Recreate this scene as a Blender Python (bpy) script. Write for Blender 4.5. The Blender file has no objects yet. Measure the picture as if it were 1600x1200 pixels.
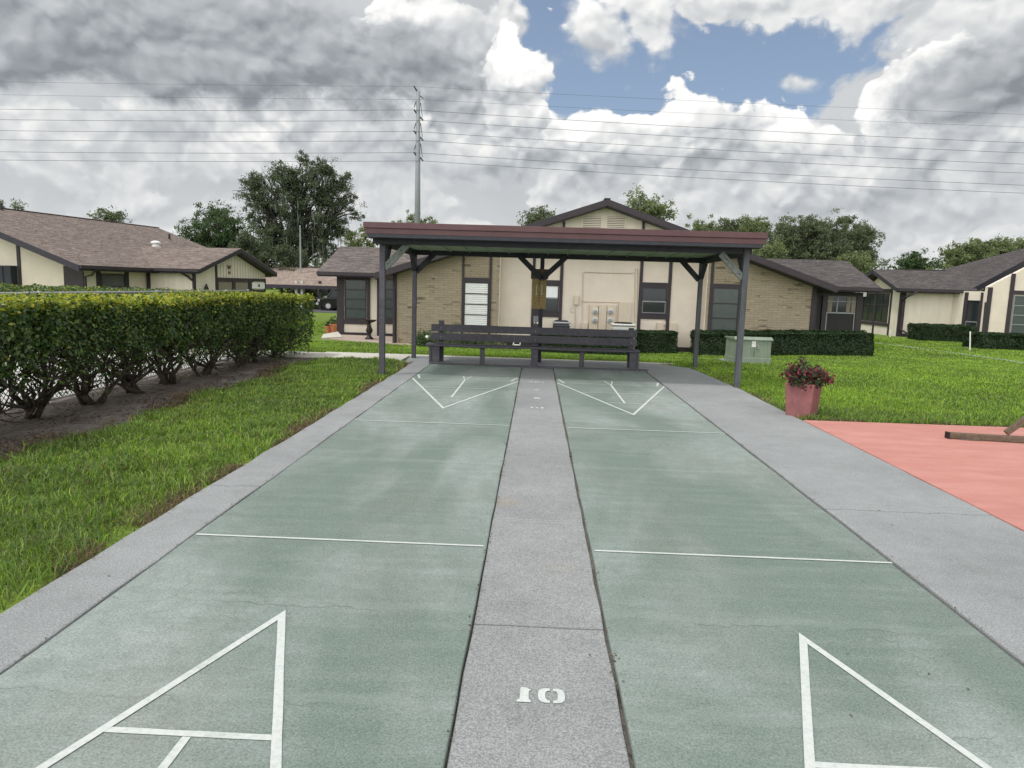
import bpy, bmesh, math, random
import numpy as np
from mathutils import Vector, Matrix
random.seed(7)
R_=math.radians
scene=bpy.context.scene
COL=scene.collection
# ------------------------------------------------------------------ camera
CX,H,P,YW,RO,F=-.063,1.51,.136,-.0308,.03,1110.
cp,sp=math.cos(P),math.sin(P);cy,sy=math.cos(YW),math.sin(YW);cr,sr=math.cos(RO),math.sin(RO)
def ray(u,v):
    du,dv=u-800,v-600
    a=cr*du+sr*dv; b=-sr*du+cr*dv
    x=a/F; up=-b/F
    bb=cp+sp*up; Z=-sp+cp*up
    return Vector((cy*x+sy*bb,-sy*x+cy*bb,Z))
CAM=Vector((CX,0,H))
def atY(u,v,y): r=ray(u,v); return CAM+r*(y/r.y)
def atX(u,v,x): r=ray(u,v); return CAM+r*((x-CX)/r.x)
def atZ(u,v,z=0): r=ray(u,v); return CAM+r*((z-H)/r.z)
def sst(a,b,t):
    t=min(1,max(0,(t-a)/(b-a))); return t*t*(3-2*t)
def zt(x,y):
    z=-.43*sst(15.2,22,y)-.47*sst(34,55,y)
    return z+.17*sst(3.5,11,x)*sst(16,22,y)
def Gt(u,v):
    z=0
    for i in range(30):
        p=atZ(u,v,z); z=.5*z+.5*zt(p.x,p.y)
    return p
cam=bpy.data.cameras.new('camera'); camo=bpy.data.objects.new('camera',cam); COL.objects.link(camo)
cam.sensor_width=36; cam.lens=F/1600*36; cam.clip_end=4000; cam.clip_start=.05
f=ray(800,600).normalized(); r=(ray(801,600)-ray(800,600)).normalized(); u=r.cross(f).normalized()
M=Matrix(((r.x,u.x,-f.x,CX),(r.y,u.y,-f.y,0),(r.z,u.z,-f.z,H),(0,0,0,1)))
camo.matrix_world=M
scene.camera=camo
# ------------------------------------------------------------------ node helper
class NT:
    def __init__(s,tree): s.t=tree; s.n=tree.nodes; s.l=tree.links
    def node(s,ty,ins=None,**kw):
        n=s.n.new(ty)
        for k,v in kw.items(): setattr(n,k,v)
        for k,v in (ins or {}).items():
            sock=n.inputs[k]
            s.put(sock,v)
        return n
    def put(s,sock,v):
        if hasattr(v,'is_output'): s.l.new(v,sock)
        else:
            if sock.type=='RGBA' and hasattr(v,'__len__') and len(v)==3: v=(*v,1)
            sock.default_value=v
    def m(s,op,a,b=0.,c=None,clamp=False):
        n=s.n.new('ShaderNodeMath'); n.operation=op; n.use_clamp=clamp
        s.put(n.inputs[0],a); s.put(n.inputs[1],b)
        if c is not None: s.put(n.inputs[2],c)
        return n.outputs[0]
    def vm(s,op,a,b=(0,0,0)):
        n=s.n.new('ShaderNodeVectorMath'); n.operation=op
        s.put(n.inputs[0],a)
        if op=='SCALE': s.put(n.inputs['Scale'],b)
        else: s.put(n.inputs[1],b)
        return n.outputs['Value'] if op in('LENGTH','DOT_PRODUCT','DISTANCE') else n.outputs[0]
    def mix(s,fac,a,b,mode='MIX'):
        n=s.n.new('ShaderNodeMix'); n.data_type='RGBA'; n.blend_type=mode
        s.put(n.inputs[0],fac); s.put(n.inputs[6],a); s.put(n.inputs[7],b)
        return n.outputs[2]
    def noise(s,vec,scale,detail=4,rough=.55,col=False,dist=0.):
        n=s.node('ShaderNodeTexNoise',{'Vector':vec,'Scale':scale,'Detail':detail,'Roughness':rough,'Distortion':dist})
        return n.outputs['Color' if col else 'Fac']
    def rng(s,v,a,b,c=0.,d=1.,smooth=False):
        n=s.n.new('ShaderNodeMapRange')
        if smooth: n.interpolation_type='SMOOTHSTEP'
        s.put(n.inputs[0],v); s.put(n.inputs[1],a); s.put(n.inputs[2],b); s.put(n.inputs[3],c); s.put(n.inputs[4],d)
        return n.outputs[0]
    def xyz(s,v):
        n=s.node('ShaderNodeSeparateXYZ',{0:v}); return n.outputs
    def comb(s,x,y,z=0.):
        n=s.node('ShaderNodeCombineXYZ',{0:x,1:y,2:z}); return n.outputs[0]
# ------------------------------------------------------------------ world
SUN_DIR=Vector((-.36,-.22,.9)).normalized()
BACK_FILL=1.3  # extra sky brightness added behind the camera to light the house fronts
def make_world():
    w=bpy.data.worlds.new('World'); scene.world=w; w.use_nodes=True
    t=NT(w.node_tree); t.n.clear()
    out=t.n.new('ShaderNodeOutputWorld'); bg=t.n.new('ShaderNodeBackground'); bg.inputs['Strength'].default_value=.1
    t.l.new(bg.outputs[0],out.inputs[0])
    sky=t.n.new('ShaderNodeTexSky'); sky.sky_type='NISHITA'; sky.sun_disc=False
    sky.sun_elevation=math.asin(SUN_DIR.z); sky.sun_rotation=math.atan2(SUN_DIR.x,SUN_DIR.y)
    sky.air_density=1.; sky.dust_density=.6; sky.ozone_density=1.5
    d=t.node('ShaderNodeTexCoord').outputs['Generated']
    X,Y,Z=t.xyz(d)
    az=t.m('ARCTAN2',X,Y); el=t.m('ARCSINE',Z)
    KE=1.25
    p=t.comb(az,t.m('MULTIPLY',el,KE))
    def AE(u,v):
        r=ray(u,v).normalized(); return math.atan2(r.x,r.y),math.asin(r.z)*KE
    w1=t.vm('SUBTRACT',t.noise(p,5,2,.5,True),(.5,.5,.5))
    w2=t.vm('SUBTRACT',t.noise(p,17,3,.55,True),(.5,.5,.5))
    w3=t.vm('SUBTRACT',t.noise(p,55,3,.6,True),(.5,.5,.5))
    pw=t.vm('ADD',p,t.vm('ADD',t.vm('SCALE',w1,.07),t.vm('SCALE',w2,.030)))
    def bil(vec,sc,sm=.35):
        n=t.node('ShaderNodeTexVoronoi',{'Vector':vec,'Scale':sc,'Detail':0.},feature='SMOOTH_F1',voronoi_dimensions='2D')
        n.inputs['Smoothness'].default_value=sm
        return n.outputs['Distance']
    hs=[]
    for pb in (pw,t.vm('ADD',pw,(-.005,.013,0))):
        pb2=t.vm('ADD',pb,t.vm('SCALE',w3,.014))
        h=t.m('ADD',t.m('MULTIPLY',bil(pb,9,.5),1.),t.m('MULTIPLY',bil(pb2,23,.4),.45)); h=t.m('ADD',h,t.m('MULTIPLY',bil(pb2,58,.4),.2))
        h=t.m('SUBTRACT',t.m('MULTIPLY',t.noise(pb2,7,5,.55),.55),h)
        hs.append(h)
    relief=t.m('SUBTRACT',hs[0],hs[1])
    hb=t.m('ADD',hs[0],.24)                       # puff height, about -.4 .. .4
    fine=t.m('SUBTRACT',t.noise(pw,22,6,.62),.5)
    sof=t.m('SUBTRACT',t.noise(pw,5.,4,.55),.5)
    lowf=t.m('SUBTRACT',t.noise(p,3.,2,.5),.5)
    def ellv(c,pos):
        (u,v,ru,rv)=c; a=AE(u,v); q=t.vm('SUBTRACT',pos,(a[0],a[1],0)); q=t.vm('MULTIPLY',q,(1110/ru,1110/rv/KE,0)); return q
    def soft(lst):
        cur=None
        for (u,v,ru,rv,a) in lst:
            e=t.m('MULTIPLY',t.rng(t.vm('LENGTH',ellv((u,v,ru,rv),pw)),0,1.,1,0,True),a)
            cur=e if cur is None else t.m('SMOOTH_MAX',cur,e,.1)
        return cur
    # flat grey cloud deck behind everything
    val=t.m('ADD',.59,t.m('ADD',t.m('MULTIPLY',sof,.26),t.m('MULTIPLY',lowf,.16)))
    val=t.m('ADD',val,t.m('MULTIPLY',fine,.07))
    val=t.m('SUBTRACT',val,soft([(470,255,480,95,.15),(1230,262,330,60,.12),(720,245,150,75,.13),(150,290,380,60,.10),(1500,268,300,45,.12),(930,285,200,40,.08)]))
    # the clear part of the sky
    gap=soft([(1080,70,440,200,1.),(855,20,130,200,1.),(700,-380,200,160,.8),(1500,-330,300,150,.8)])
    cover=t.rng(t.m('ADD',gap,t.m('MULTIPLY',fine,.5)),.30,.42,1,0,True)
    # separate cumulus masses, back to front: centre, radii, brightness at top and base, edge softness, puffiness
    clouds=[(250,385,330,50,.76,.58,.45,.7),(760,385,260,50,.80,.60,.4,.7),(1450,390,260,50,.78,.60,.45,.7),(1100,365,260,50,.80,.60,.4,.75),(620,325,160,40,.74,.54,.4,.75),(330,325,230,35,.72,.52,.45,.75),
      (1590,20,90,60,.74,.58,.25,.7),(1500,40,110,75,.74,.60,.4,.7),(1400,-25,110,55,.76,.62,.3,.8),(1180,-14,250,56,.80,.64,.20,.75),(1020,22,90,60,.80,.66,.35,.8),(940,52,66,84,.80,.62,.5,.9),
      (1262,122,52,15,.72,.62,.7,.7),(1450,165,95,85,.84,.54,.10,.75),(1300,290,250,95,.78,.48,.14,.75),(1115,250,150,100,.85,.48,.10,.75),(930,250,190,90,.82,.50,.12,.75),(1500,255,220,75,.72,.48,.3,.7),
      (1580,125,160,85,.48,.37,.5,.6),(680,135,185,190,.82,.46,.10,.75),(480,205,300,85,.84,.54,.25,.85),(190,205,330,80,.80,.56,.30,.85),(640,250,170,80,.66,.52,.4,.7),
      (590,85,300,75,.54,.41,.6,.6),(765,60,85,80,.76,.50,.2,.8),(150,50,640,120,.44,.35,.5,.5),(430,22,240,45,.48,.40,.6,.6),(800,140,75,95,.85,.54,.12,.8)]
    for (u,v,ru,rv,tv,bv,so_,pf) in clouds:
        q=ellv((u,v,ru,rv),pw); L=t.vm('LENGTH',q)
        f_=t.m('ADD',t.m('SUBTRACT',1.,L),t.m('ADD',t.m('MULTIPLY',hb,pf),t.m('MULTIPLY',fine,.45+so_*.8)))
        mk=t.rng(f_,.0,max(.05,so_),0,1,True)
        up=t.m('ADD',t.xyz(q)[1],t.m('MULTIPLY',hb,1.1))
        vv=t.rng(up,-.7,.75,bv,tv,True)
        edge=t.rng(f_,0.,.5,(tv-bv)*.22,0,True)
        vv=t.m('ADD',t.m('ADD',vv,edge),t.m('MULTIPLY',relief,.24+ (tv-bv)*.95))
        vv=t.m('ADD',vv,t.m('MULTIPLY',sof,.16))
        val=t.m('ADD',t.m('MULTIPLY',val,t.m('SUBTRACT',1,mk)),t.m('MULTIPLY',vv,mk))
        cover=t.m('MAXIMUM',cover,mk)
    hz=t.rng(el,.0,.21,1,0,True)
    val=t.m('ADD',t.m('MULTIPLY',val,t.m('SUBTRACT',1,t.m('MULTIPLY',hz,.55))),t.m('MULTIPLY',hz,.55*.62))
    val=t.m('ADD',t.m('MULTIPLY',t.m('SUBTRACT',val,.53),1.08),.50)
    val=t.m('MINIMUM',t.m('MAXIMUM',val,.25),.86)
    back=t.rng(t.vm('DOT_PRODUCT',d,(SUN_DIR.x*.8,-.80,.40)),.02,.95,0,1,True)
    val=t.m('ADD',val,t.m('MULTIPLY',back,BACK_FILL))
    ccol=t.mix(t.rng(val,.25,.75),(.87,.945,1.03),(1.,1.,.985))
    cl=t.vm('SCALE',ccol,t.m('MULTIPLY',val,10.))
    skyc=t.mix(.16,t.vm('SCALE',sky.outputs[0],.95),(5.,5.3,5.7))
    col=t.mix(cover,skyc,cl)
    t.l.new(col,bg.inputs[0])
    w.cycles.sampling_method='MANUAL'; w.cycles.sample_map_resolution=512
make_world()
sl=bpy.data.lights.new('sun','SUN'); sl.energy=1.5; sl.angle=R_(5); sl.color=(1,.975,.94)
so=bpy.data.objects.new('sun',sl); COL.objects.link(so); so.rotation_euler=SUN_DIR.to_track_quat('Z','Y').to_euler(); so.location=(0,0,30)
scene.view_settings.view_transform='Standard'; scene.view_settings.look='None'; scene.view_settings.exposure=0.28; scene.view_settings.gamma=1
scene.render.engine='CYCLES'
scene.cycles.max_bounces=6; scene.cycles.diffuse_bounces=3; scene.cycles.glossy_bounces=3; scene.cycles.transmission_bounces=3; scene.cycles.transparent_max_bounces=6
scene.cycles.use_denoising=True
# ------------------------------------------------------------------ materials
MATS={}
def newmat(name):
    m=bpy.data.materials.new(name); m.use_nodes=True; t=NT(m.node_tree)
    b=t.n['Principled BSDF']; MATS[name]=m
    return m,t,b
def setc(t,b,col,rough=.8,bump=None,spec=.3,bstr=.3,bdist=.01):
    t.put(b.inputs['Base Color'],col); t.put(b.inputs['Roughness'],rough); b.inputs['Specular IOR Level'].default_value=spec
    if bump is not None:
        n=t.node('ShaderNodeBump',{'Height':bump,'Strength':bstr,'Distance':bdist}); t.l.new(n.outputs[0],b.inputs['Normal'])
def OBJ(t): return t.node('ShaderNodeTexCoord').outputs['Object']
def POS(t): return t.node('ShaderNodeNewGeometry').outputs['Position']
def scl(c,k): return tuple(x*k for x in c)
def paint(name,c,rough=.6,var=.18,scale=9.,spec=.3,streak=False):
    m,t,b=newmat(name); p=POS(t)
    q=t.vm('MULTIPLY',p,(1,1,.15)) if streak else p
    n=t.noise(q,scale,6,.65); n2=t.noise(p,1.3,3,.5); n3=t.noise(p,70,3,.6)
    k=t.m('ADD',t.rng(n,.3,.7,1-var,1+var),t.rng(n2,.3,.7,-var*.5,var*.5))
    k=t.m('MULTIPLY',k,t.rng(n3,.3,.7,.94,1.06))
    setc(t,b,t.vm('SCALE',(c),k),rough,n3,spec,.15,.004); return m
def crackline(t,p,y0,amp,w,axis=1,seed=0.,scale=3.):
    c=t.xyz(p); a=c[axis]; o=c[1-axis]
    n=t.noise(t.comb(o,seed,0.),scale,5,.65)
    d=t.m('ABSOLUTE',t.m('SUBTRACT',t.m('SUBTRACT',a,y0),t.m('MULTIPLY',t.m('SUBTRACT',n,.5),amp)))
    return t.rng(d,w*.5,w,1,0)
def concrete(name,c,dark=.55,speck=1.,joints=(),cracks=(),sharp=True,stains=()):
    m,t,b=newmat(name); p=POS(t)
    f1=t.noise(p,135,4,.75); f2=t.noise(p,320,2,.6); big=t.noise(p,.9,5,.6); mid=t.noise(p,6,5,.65)
    k=t.m('ADD',t.rng(big,.3,.7,.86,1.12),t.rng(mid,.3,.7,-.07,.07))
    sp_=t.rng(f1,.36,.62,1-.42*speck,1.17)
    k=t.m('MULTIPLY',k,sp_); k=t.m('MULTIPLY',k,t.rng(f2,.3,.7,1-.16*speck,1+.12*speck))
    col=t.vm('SCALE',c,k)
    for (x,y,r,cc) in stains:
        q=t.vm('ADD',t.vm('SUBTRACT',p,(x,y,0)),t.vm('SCALE',t.vm('SUBTRACT',t.noise(p,14,4,.6,True),(.5,.5,.5)),r*1.2))
        col=t.mix(t.rng(t.vm('LENGTH',t.vm('MULTIPLY',q,(1,1,0))),r*.1,r,.18,0),col,cc)
    for j in joints:
        jl=crackline(t,p,j,.012,.007,seed=j); halo=crackline(t,p,j,.012,.03,seed=j)
        col=t.mix(t.m('MULTIPLY',halo,.35),col,scl(c,1.25)); col=t.mix(t.m('MULTIPLY',jl,.6),col,scl(c,.35))
    for (y0,a,w,s) in cracks:
        cl=crackline(t,p,y0,a,w,seed=s); col=t.mix(t.m('MULTIPLY',cl,.75),col,scl(c,.22))
    setc(t,b,col,.88,f1,.25,.35,.004); return m
def m_court():
    m,t,b=newmat('court_paint'); p=POS(t)
    base=(.148,.192,.168)
    ps=t.vm('MULTIPLY',p,(.35,2.2,1)); pl=t.vm('MULTIPLY',p,(1.,.45,1))
    st=t.noise(ps,4.,6,.65); bg=t.noise(pl,.75,4,.55,dist=.6); f1=t.noise(p,120,3,.7); f2=t.noise(p,330,2,.6); md=t.noise(p,9,5,.65)
    wear=t.m('ADD',t.m('MULTIPLY',t.rng(bg,.42,.66),.72),t.m('MULTIPLY',t.rng(st,.45,.75),.28))
    wear=t.m('MULTIPLY',wear,t.rng(md,.25,.6,.55,1.1),clamp=True)
    col=t.mix(wear,base,(.315,.35,.337))
    col=t.mix(t.rng(t.noise(pl,1.7,4,.6),.5,.72,0,.4),col,(.185,.195,.172))
    k=t.m('MULTIPLY',t.rng(f1,.32,.64,.66,1.18),t.rng(f2,.3,.7,.82,1.14)); col=t.vm('SCALE',col,k)
    for (y0,a,w,s) in [(3.12,.22,.006,1.),(5.9,.12,.004,2.),(2.35,.3,.004,7.),(10.1,.1,.012,5.)]:
        brk=t.rng(t.noise(t.vm('MULTIPLY',p,(1,.2,1)),2.3,2,.5),.46,.56)
        col=t.mix(t.m('MULTIPLY',t.m('MULTIPLY',crackline(t,p,y0,a,w*.8,seed=s),brk),.5),col,(.05,.07,.06))
        col=t.mix(t.m('MULTIPLY',crackline(t,p,y0+.04,a,.045,seed=s),.10),col,(.36,.40,.38))
    vv=t.node('ShaderNodeTexVoronoi',{'Vector':t.vm('ADD',p,t.vm('SCALE',t.noise(p,5,4,.6,True),.25)),'Scale':2.6},feature='DISTANCE_TO_EDGE').outputs['Distance']
    fine=t.m('MULTIPLY',t.rng(vv,.0,.012,1,0),t.rng(t.noise(p,.8,2,.5),.5,.62,0,.5))
    col=t.mix(fine,col,(.09,.12,.10))
    setc(t,b,col,.82,f1,.3,.3,.003); return m
def m_white():
    m,t,b=newmat('line_paint'); p=POS(t)
    n=t.noise(p,55,5,.75); n2=t.noise(p,4,4,.6)
    wear=t.m('ADD',t.rng(n,.44,.70,0,.5),t.rng(n2,.5,.75,0,.35),clamp=True)
    setc(t,b,t.mix(wear,(.52,.545,.53),(.29,.33,.31)),.75,n,.3,.2,.002); return m
def m_brick(name,c1,c2,mort):
    m,t,b=newmat(name); o=POS(t); X,Y,Z=t.xyz(o)
    v=t.comb(t.m('ADD',X,Y),Z,0.)
    n=t.node('ShaderNodeTexBrick',{'Vector':v,'Color1':c1,'Color2':c2,'Mortar':mort,'Scale':1.,'Mortar Size':.007,'Brick Width':.29,'Row Height':.078,'Bias':-.2})
    v2=t.comb(t.m('DIVIDE',t.m('ADD',X,Y),.29),t.m('DIVIDE',Z,.078),0.)
    w=t.node('ShaderNodeTexWhiteNoise',{'Vector':t.vm('FLOOR',v2)},noise_dimensions='2D').outputs['Value']
    rowpatch=t.noise(t.comb(t.m('MULTIPLY',X,1.6),t.m('MULTIPLY',Z,9.),0),1.,3,.6)
    drk=t.m('MULTIPLY',t.rng(w,.70,.85),t.rng(rowpatch,.5,.62))
    col=t.mix(t.m('MULTIPLY',drk,.8),n.outputs[0],(.085,.07,.052))
    col=t.vm('SCALE',col,t.rng(t.noise(o,30,4,.7),.3,.7,.82,1.15))
    setc(t,b,col,.9,n.outputs['Fac'],.2,-.4,.008); return m
def m_shingle(name,c1,c2,c3):
    m,t,b=newmat(name); o=POS(t); X,Y,Z=t.xyz(o)
    v=t.comb(t.m('ADD',X,t.m('MULTIPLY',Y,.85)),t.m('MULTIPLY',Z,3.0),0.)
    n=t.node('ShaderNodeTexBrick',{'Vector':v,'Color1':c1,'Color2':c2,'Mortar':scl(c1,.45),'Scale':1.,'Mortar Size':.008,'Brick Width':.42,'Row Height':.15,'Bias':0.})
    n.offset_frequency=2; n.offset=.37; n.squash=1.6; n.squash_frequency=3
    w=t.noise(t.vm('MULTIPLY',v,(.8,3.2,1)),2.2,5,.75); col=t.mix(t.rng(w,.46,.54),n.outputs[0],scl(c3,.85)); w2=t.noise(t.vm('MULTIPLY',v,(1.,4.,1)),5.,4,.7); col=t.vm('SCALE',col,t.rng(w2,.34,.66,.52,1.48))
    col=t.vm('SCALE',col,t.rng(t.noise(o,1.1,5,.6),.3,.7,.85,1.14))
    col=t.vm('SCALE',col,t.rng(t.noise(o,60,3,.7),.3,.7,.8,1.18))
    setc(t,b,col,.92,n.outputs['Fac'],.2,-.3,.01); return m
def m_glass(name,c=(.02,.025,.03),rough=.06):
    m,t,b=newmat(name); n=t.noise(POS(t),1.3,2,.5)
    setc(t,b,c,rough,n,.4,.06,.02); return m
def m_leaf(name,c1,c2,c3,trans=.3,rough=.5):
    m,t,b=newmat(name)
    r=t.node('ShaderNodeNewGeometry').outputs['Random Per Island']
    cr=t.node('ShaderNodeValToRGB',{'Fac':r}); e=cr.color_ramp.elements
    e[0].position=0; e[0].color=(*c1,1); e[1].position=1; e[1].color=(*c3,1); k=e.new(.55); k.color=(*c2,1)
    col=t.vm('SCALE',cr.outputs[0],t.rng(t.noise(POS(t),.9,3,.6),.3,.7,.75,1.2))
    setc(t,b,col,rough,None,.35)
    tr=t.node('ShaderNodeBsdfTranslucent',{'Color':t.vm('MULTIPLY',col,(1.3,1.4,.6))})
    mx=t.node('ShaderNodeMixShader',{0:trans}); t.l.new(b.outputs[0],mx.inputs[1]); t.l.new(tr.outputs[0],mx.inputs[2])
    t.l.new(mx.outputs[0],t.n['Material Output'].inputs[0]); return m
def m_bark(name,c):
    m,t,b=newmat(name); p=t.vm('MULTIPLY',POS(t),(1,1,.25)); n=t.noise(p,28,6,.7)
    setc(t,b,t.vm('SCALE',c,t.rng(n,.3,.7,.5,1.5)),.95,n,.2,.8,.02); return m
def m_ground():
    m,t,b=newmat('lawn_soil'); p=POS(t)
    n=t.noise(p,2.2,6,.65); f1=t.noise(p,45,4,.7); L=t.noise(p,.35,4,.6)
    col=t.mix(t.rng(n,.35,.65),(.10,.16,.028),(.18,.25,.042)); col=t.mix(t.rng(L,.4,.7,0,.5),col,(.10,.14,.028))
    col=t.vm('SCALE',col,t.rng(f1,.3,.7,.5,1.4)); setc(t,b,col,.95,f1,.15,.6,.03); return m
def m_dirt():
    m,t,b=newmat('bed_soil'); p=POS(t)
    n=t.noise(p,3.,6,.7); f1=t.noise(p,60,5,.75); s=t.noise(t.vm('MULTIPLY',p,(1,.5,1)),22,5,.7)
    col=t.mix(t.rng(n,.35,.65),(.12,.105,.092),(.235,.21,.188)); col=t.mix(t.rng(s,.52,.68,0,.8),col,(.055,.042,.034))
    col=t.vm('SCALE',col,t.rng(f1,.3,.7,.6,1.4)); setc(t,b,col,.97,f1,.1,.8,.02); return m
def m_pink():
    m,t,b=newmat('pink_paint'); p=POS(t); c=(.44,.195,.165)
    st=t.noise(t.vm('MULTIPLY',p,(.5,1.6,1)),3.2,5,.62); bg=t.noise(p,.9,4,.6); f1=t.noise(p,130,3,.7); sc=t.noise(t.vm('MULTIPLY',p,(1,4,1)),2.3,5,.7,dist=1.2)
    col=t.mix(t.rng(st,.42,.7,0,.55),c,(.54,.29,.25)); col=t.mix(t.rng(bg,.5,.72,0,.4),col,(.36,.15,.13))
    col=t.mix(t.rng(sc,.64,.70,0,.55),col,(.27,.12,.11))
    col=t.vm('SCALE',col,t.rng(f1,.3,.7,.87,1.1)); setc(t,b,col,.85,f1,.25,.25,.003); return m
m_court();m_white();m_ground();m_dirt();m_pink()
concrete('walk_concrete',(.29,.302,.305),speck=1.1,joints=(5.08,7.35,10.2),cracks=((5.0,.25,.006,3.),(12.6,.2,.006,4.)))
concrete('strip_concrete',(.288,.298,.30),speck=1.2,joints=(4.52,7.6),cracks=((3.04,.06,.007,11.),),stains=((-.24,4.9,.16,(.42,.27,.14)),(.14,3.75,.13,(.33,.28,.22)),(.0,5.95,.05,(.08,.08,.08))))
concrete('pale_concrete',(.50,.48,.42),speck=.5,joints=())
concrete('deck_concrete',(.50,.49,.465),speck=.35)
concrete('paver',(.42,.34,.29),speck=1.)
concrete('asphalt',(.10,.10,.11),speck=1.)
paint('cream_stucco',(.64,.565,.485),.85,.05,2.2); paint('cream_siding',(.65,.59,.50),.8,.08,5.,streak=True)
paint('trim_brown',(.038,.030,.036),.55,.15); paint('fascia_dark',(.030,.027,.038),.5,.15); paint('navy_wood',(.034,.036,.046),.6,.2,streak=True)
paint('post_wood',(.082,.090,.098),.7,.3,18.,streak=True); paint('bench_wood',(.072,.070,.084),.6,.22,14.); paint('maroon_metal',(.10,.051,.054),.45,.12,4.)
paint('ceiling_green',(.34,.40,.36),.6,.12,6.); paint('brace_wood',(.14,.16,.145),.75,.3,20.); paint('board_tan',(.30,.215,.085),.6,.2,12.); paint('black',(.012,.012,.013),.5,.1)
paint('white_metal',(.72,.72,.70),.5,.06); paint('ac_dark',(.06,.065,.075),.5,.12); paint('ac_pale',(.52,.52,.49),.5,.1); paint('transformer_green',(.215,.265,.205),.5,.24,6.,streak=True)
paint('meter_cream',(.56,.48,.38),.6,.05); paint('planter_pink',(.255,.105,.106),.85,.16,8.); paint('weather_wood',(.115,.085,.06),.8,.35,22.); paint('galv',(.25,.265,.275),.45,.12,10.); paint('pole_steel',(.20,.215,.23),.55,.08,1.)
paint('terracotta',(.45,.16,.08),.8,.15); paint('dark_bronze',(.02,.018,.018),.5,.2); paint('curtain',(.22,.20,.155),.9,.12,14.); paint('blind_white',(.74,.76,.77),.6,.04); paint('screen_dark',(.030,.028,.032),.8,.12,30.); paint('car_black',(.008,.008,.010),.2,.05,spec=.6); paint('tyre',(.012,.012,.012),.9,.2); paint('rim',(.35,.35,.36),.4,.1); paint('moss_grey',(.10,.115,.10),.95,.3,2.); paint('dark_siding',(.028,.032,.04),.7,.15,6.,streak=True); paint('jalousie',(.055,.07,.068),.2,.1,6.,spec=.5); paint('sign_white',(.72,.72,.70),.7,.05); paint('red_plastic',(.4,.02,.03),.5,.1); paint('wire_dark',(.06,.065,.07),.6,.1)
m_brick('tan_brick',(.30,.25,.178),(.355,.30,.215),(.22,.19,.15))
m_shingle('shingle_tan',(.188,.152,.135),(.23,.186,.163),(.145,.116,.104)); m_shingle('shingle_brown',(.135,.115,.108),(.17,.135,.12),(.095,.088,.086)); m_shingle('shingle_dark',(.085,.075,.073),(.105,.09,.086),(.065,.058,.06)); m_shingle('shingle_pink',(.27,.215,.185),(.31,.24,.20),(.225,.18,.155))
m_glass('dark_glass'); m_glass('grey_glass',(.05,.058,.06),.1)
m_leaf('hedge_leaf',(.024,.050,.020),(.056,.108,.030),(.15,.205,.055),.28,.30); m_leaf('hedge_new_leaf',(.13,.19,.025),(.33,.36,.05),(.52,.45,.08),.35,.42)
m_leaf('box_leaf',(.010,.024,.010),(.020,.045,.015),(.040,.075,.022),.2); m_leaf('oak_leaf',(.085,.105,.068),(.125,.15,.092),(.175,.20,.13),.34); m_leaf('mossy_oak_leaf',(.052,.072,.046),(.085,.110,.066),(.125,.150,.092),.34); m_leaf('green_leaf',(.040,.072,.032),(.066,.108,.046),(.10,.15,.065),.34); m_leaf('light_leaf',(.115,.145,.075),(.165,.20,.10),(.22,.25,.135),.36)
m_leaf('grass_blade',(.052,.105,.024),(.115,.20,.045),(.27,.34,.11),.38,.55); m_leaf('lawn_blade',(.13,.235,.032),(.255,.41,.052),(.41,.52,.095),.42,.55); m_leaf('dry_blade',(.075,.055,.032),(.15,.11,.065),(.25,.19,.115),.2,.8); m_leaf('litter',(.05,.03,.018),(.10,.062,.038),(.19,.14,.095),.1,.85)
m_leaf('flower_petal',(.06,.005,.018),(.13,.010,.036),(.25,.03,.07),.25); m_leaf('red_leaf',(.035,.014,.018),(.05,.02,.022),(.03,.05,.02),.2)
m_bark('bark',(.075,.062,.05)); m_bark('oak_bark',(.055,.05,.044)); m_bark('twig',(.11,.095,.08))
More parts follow.
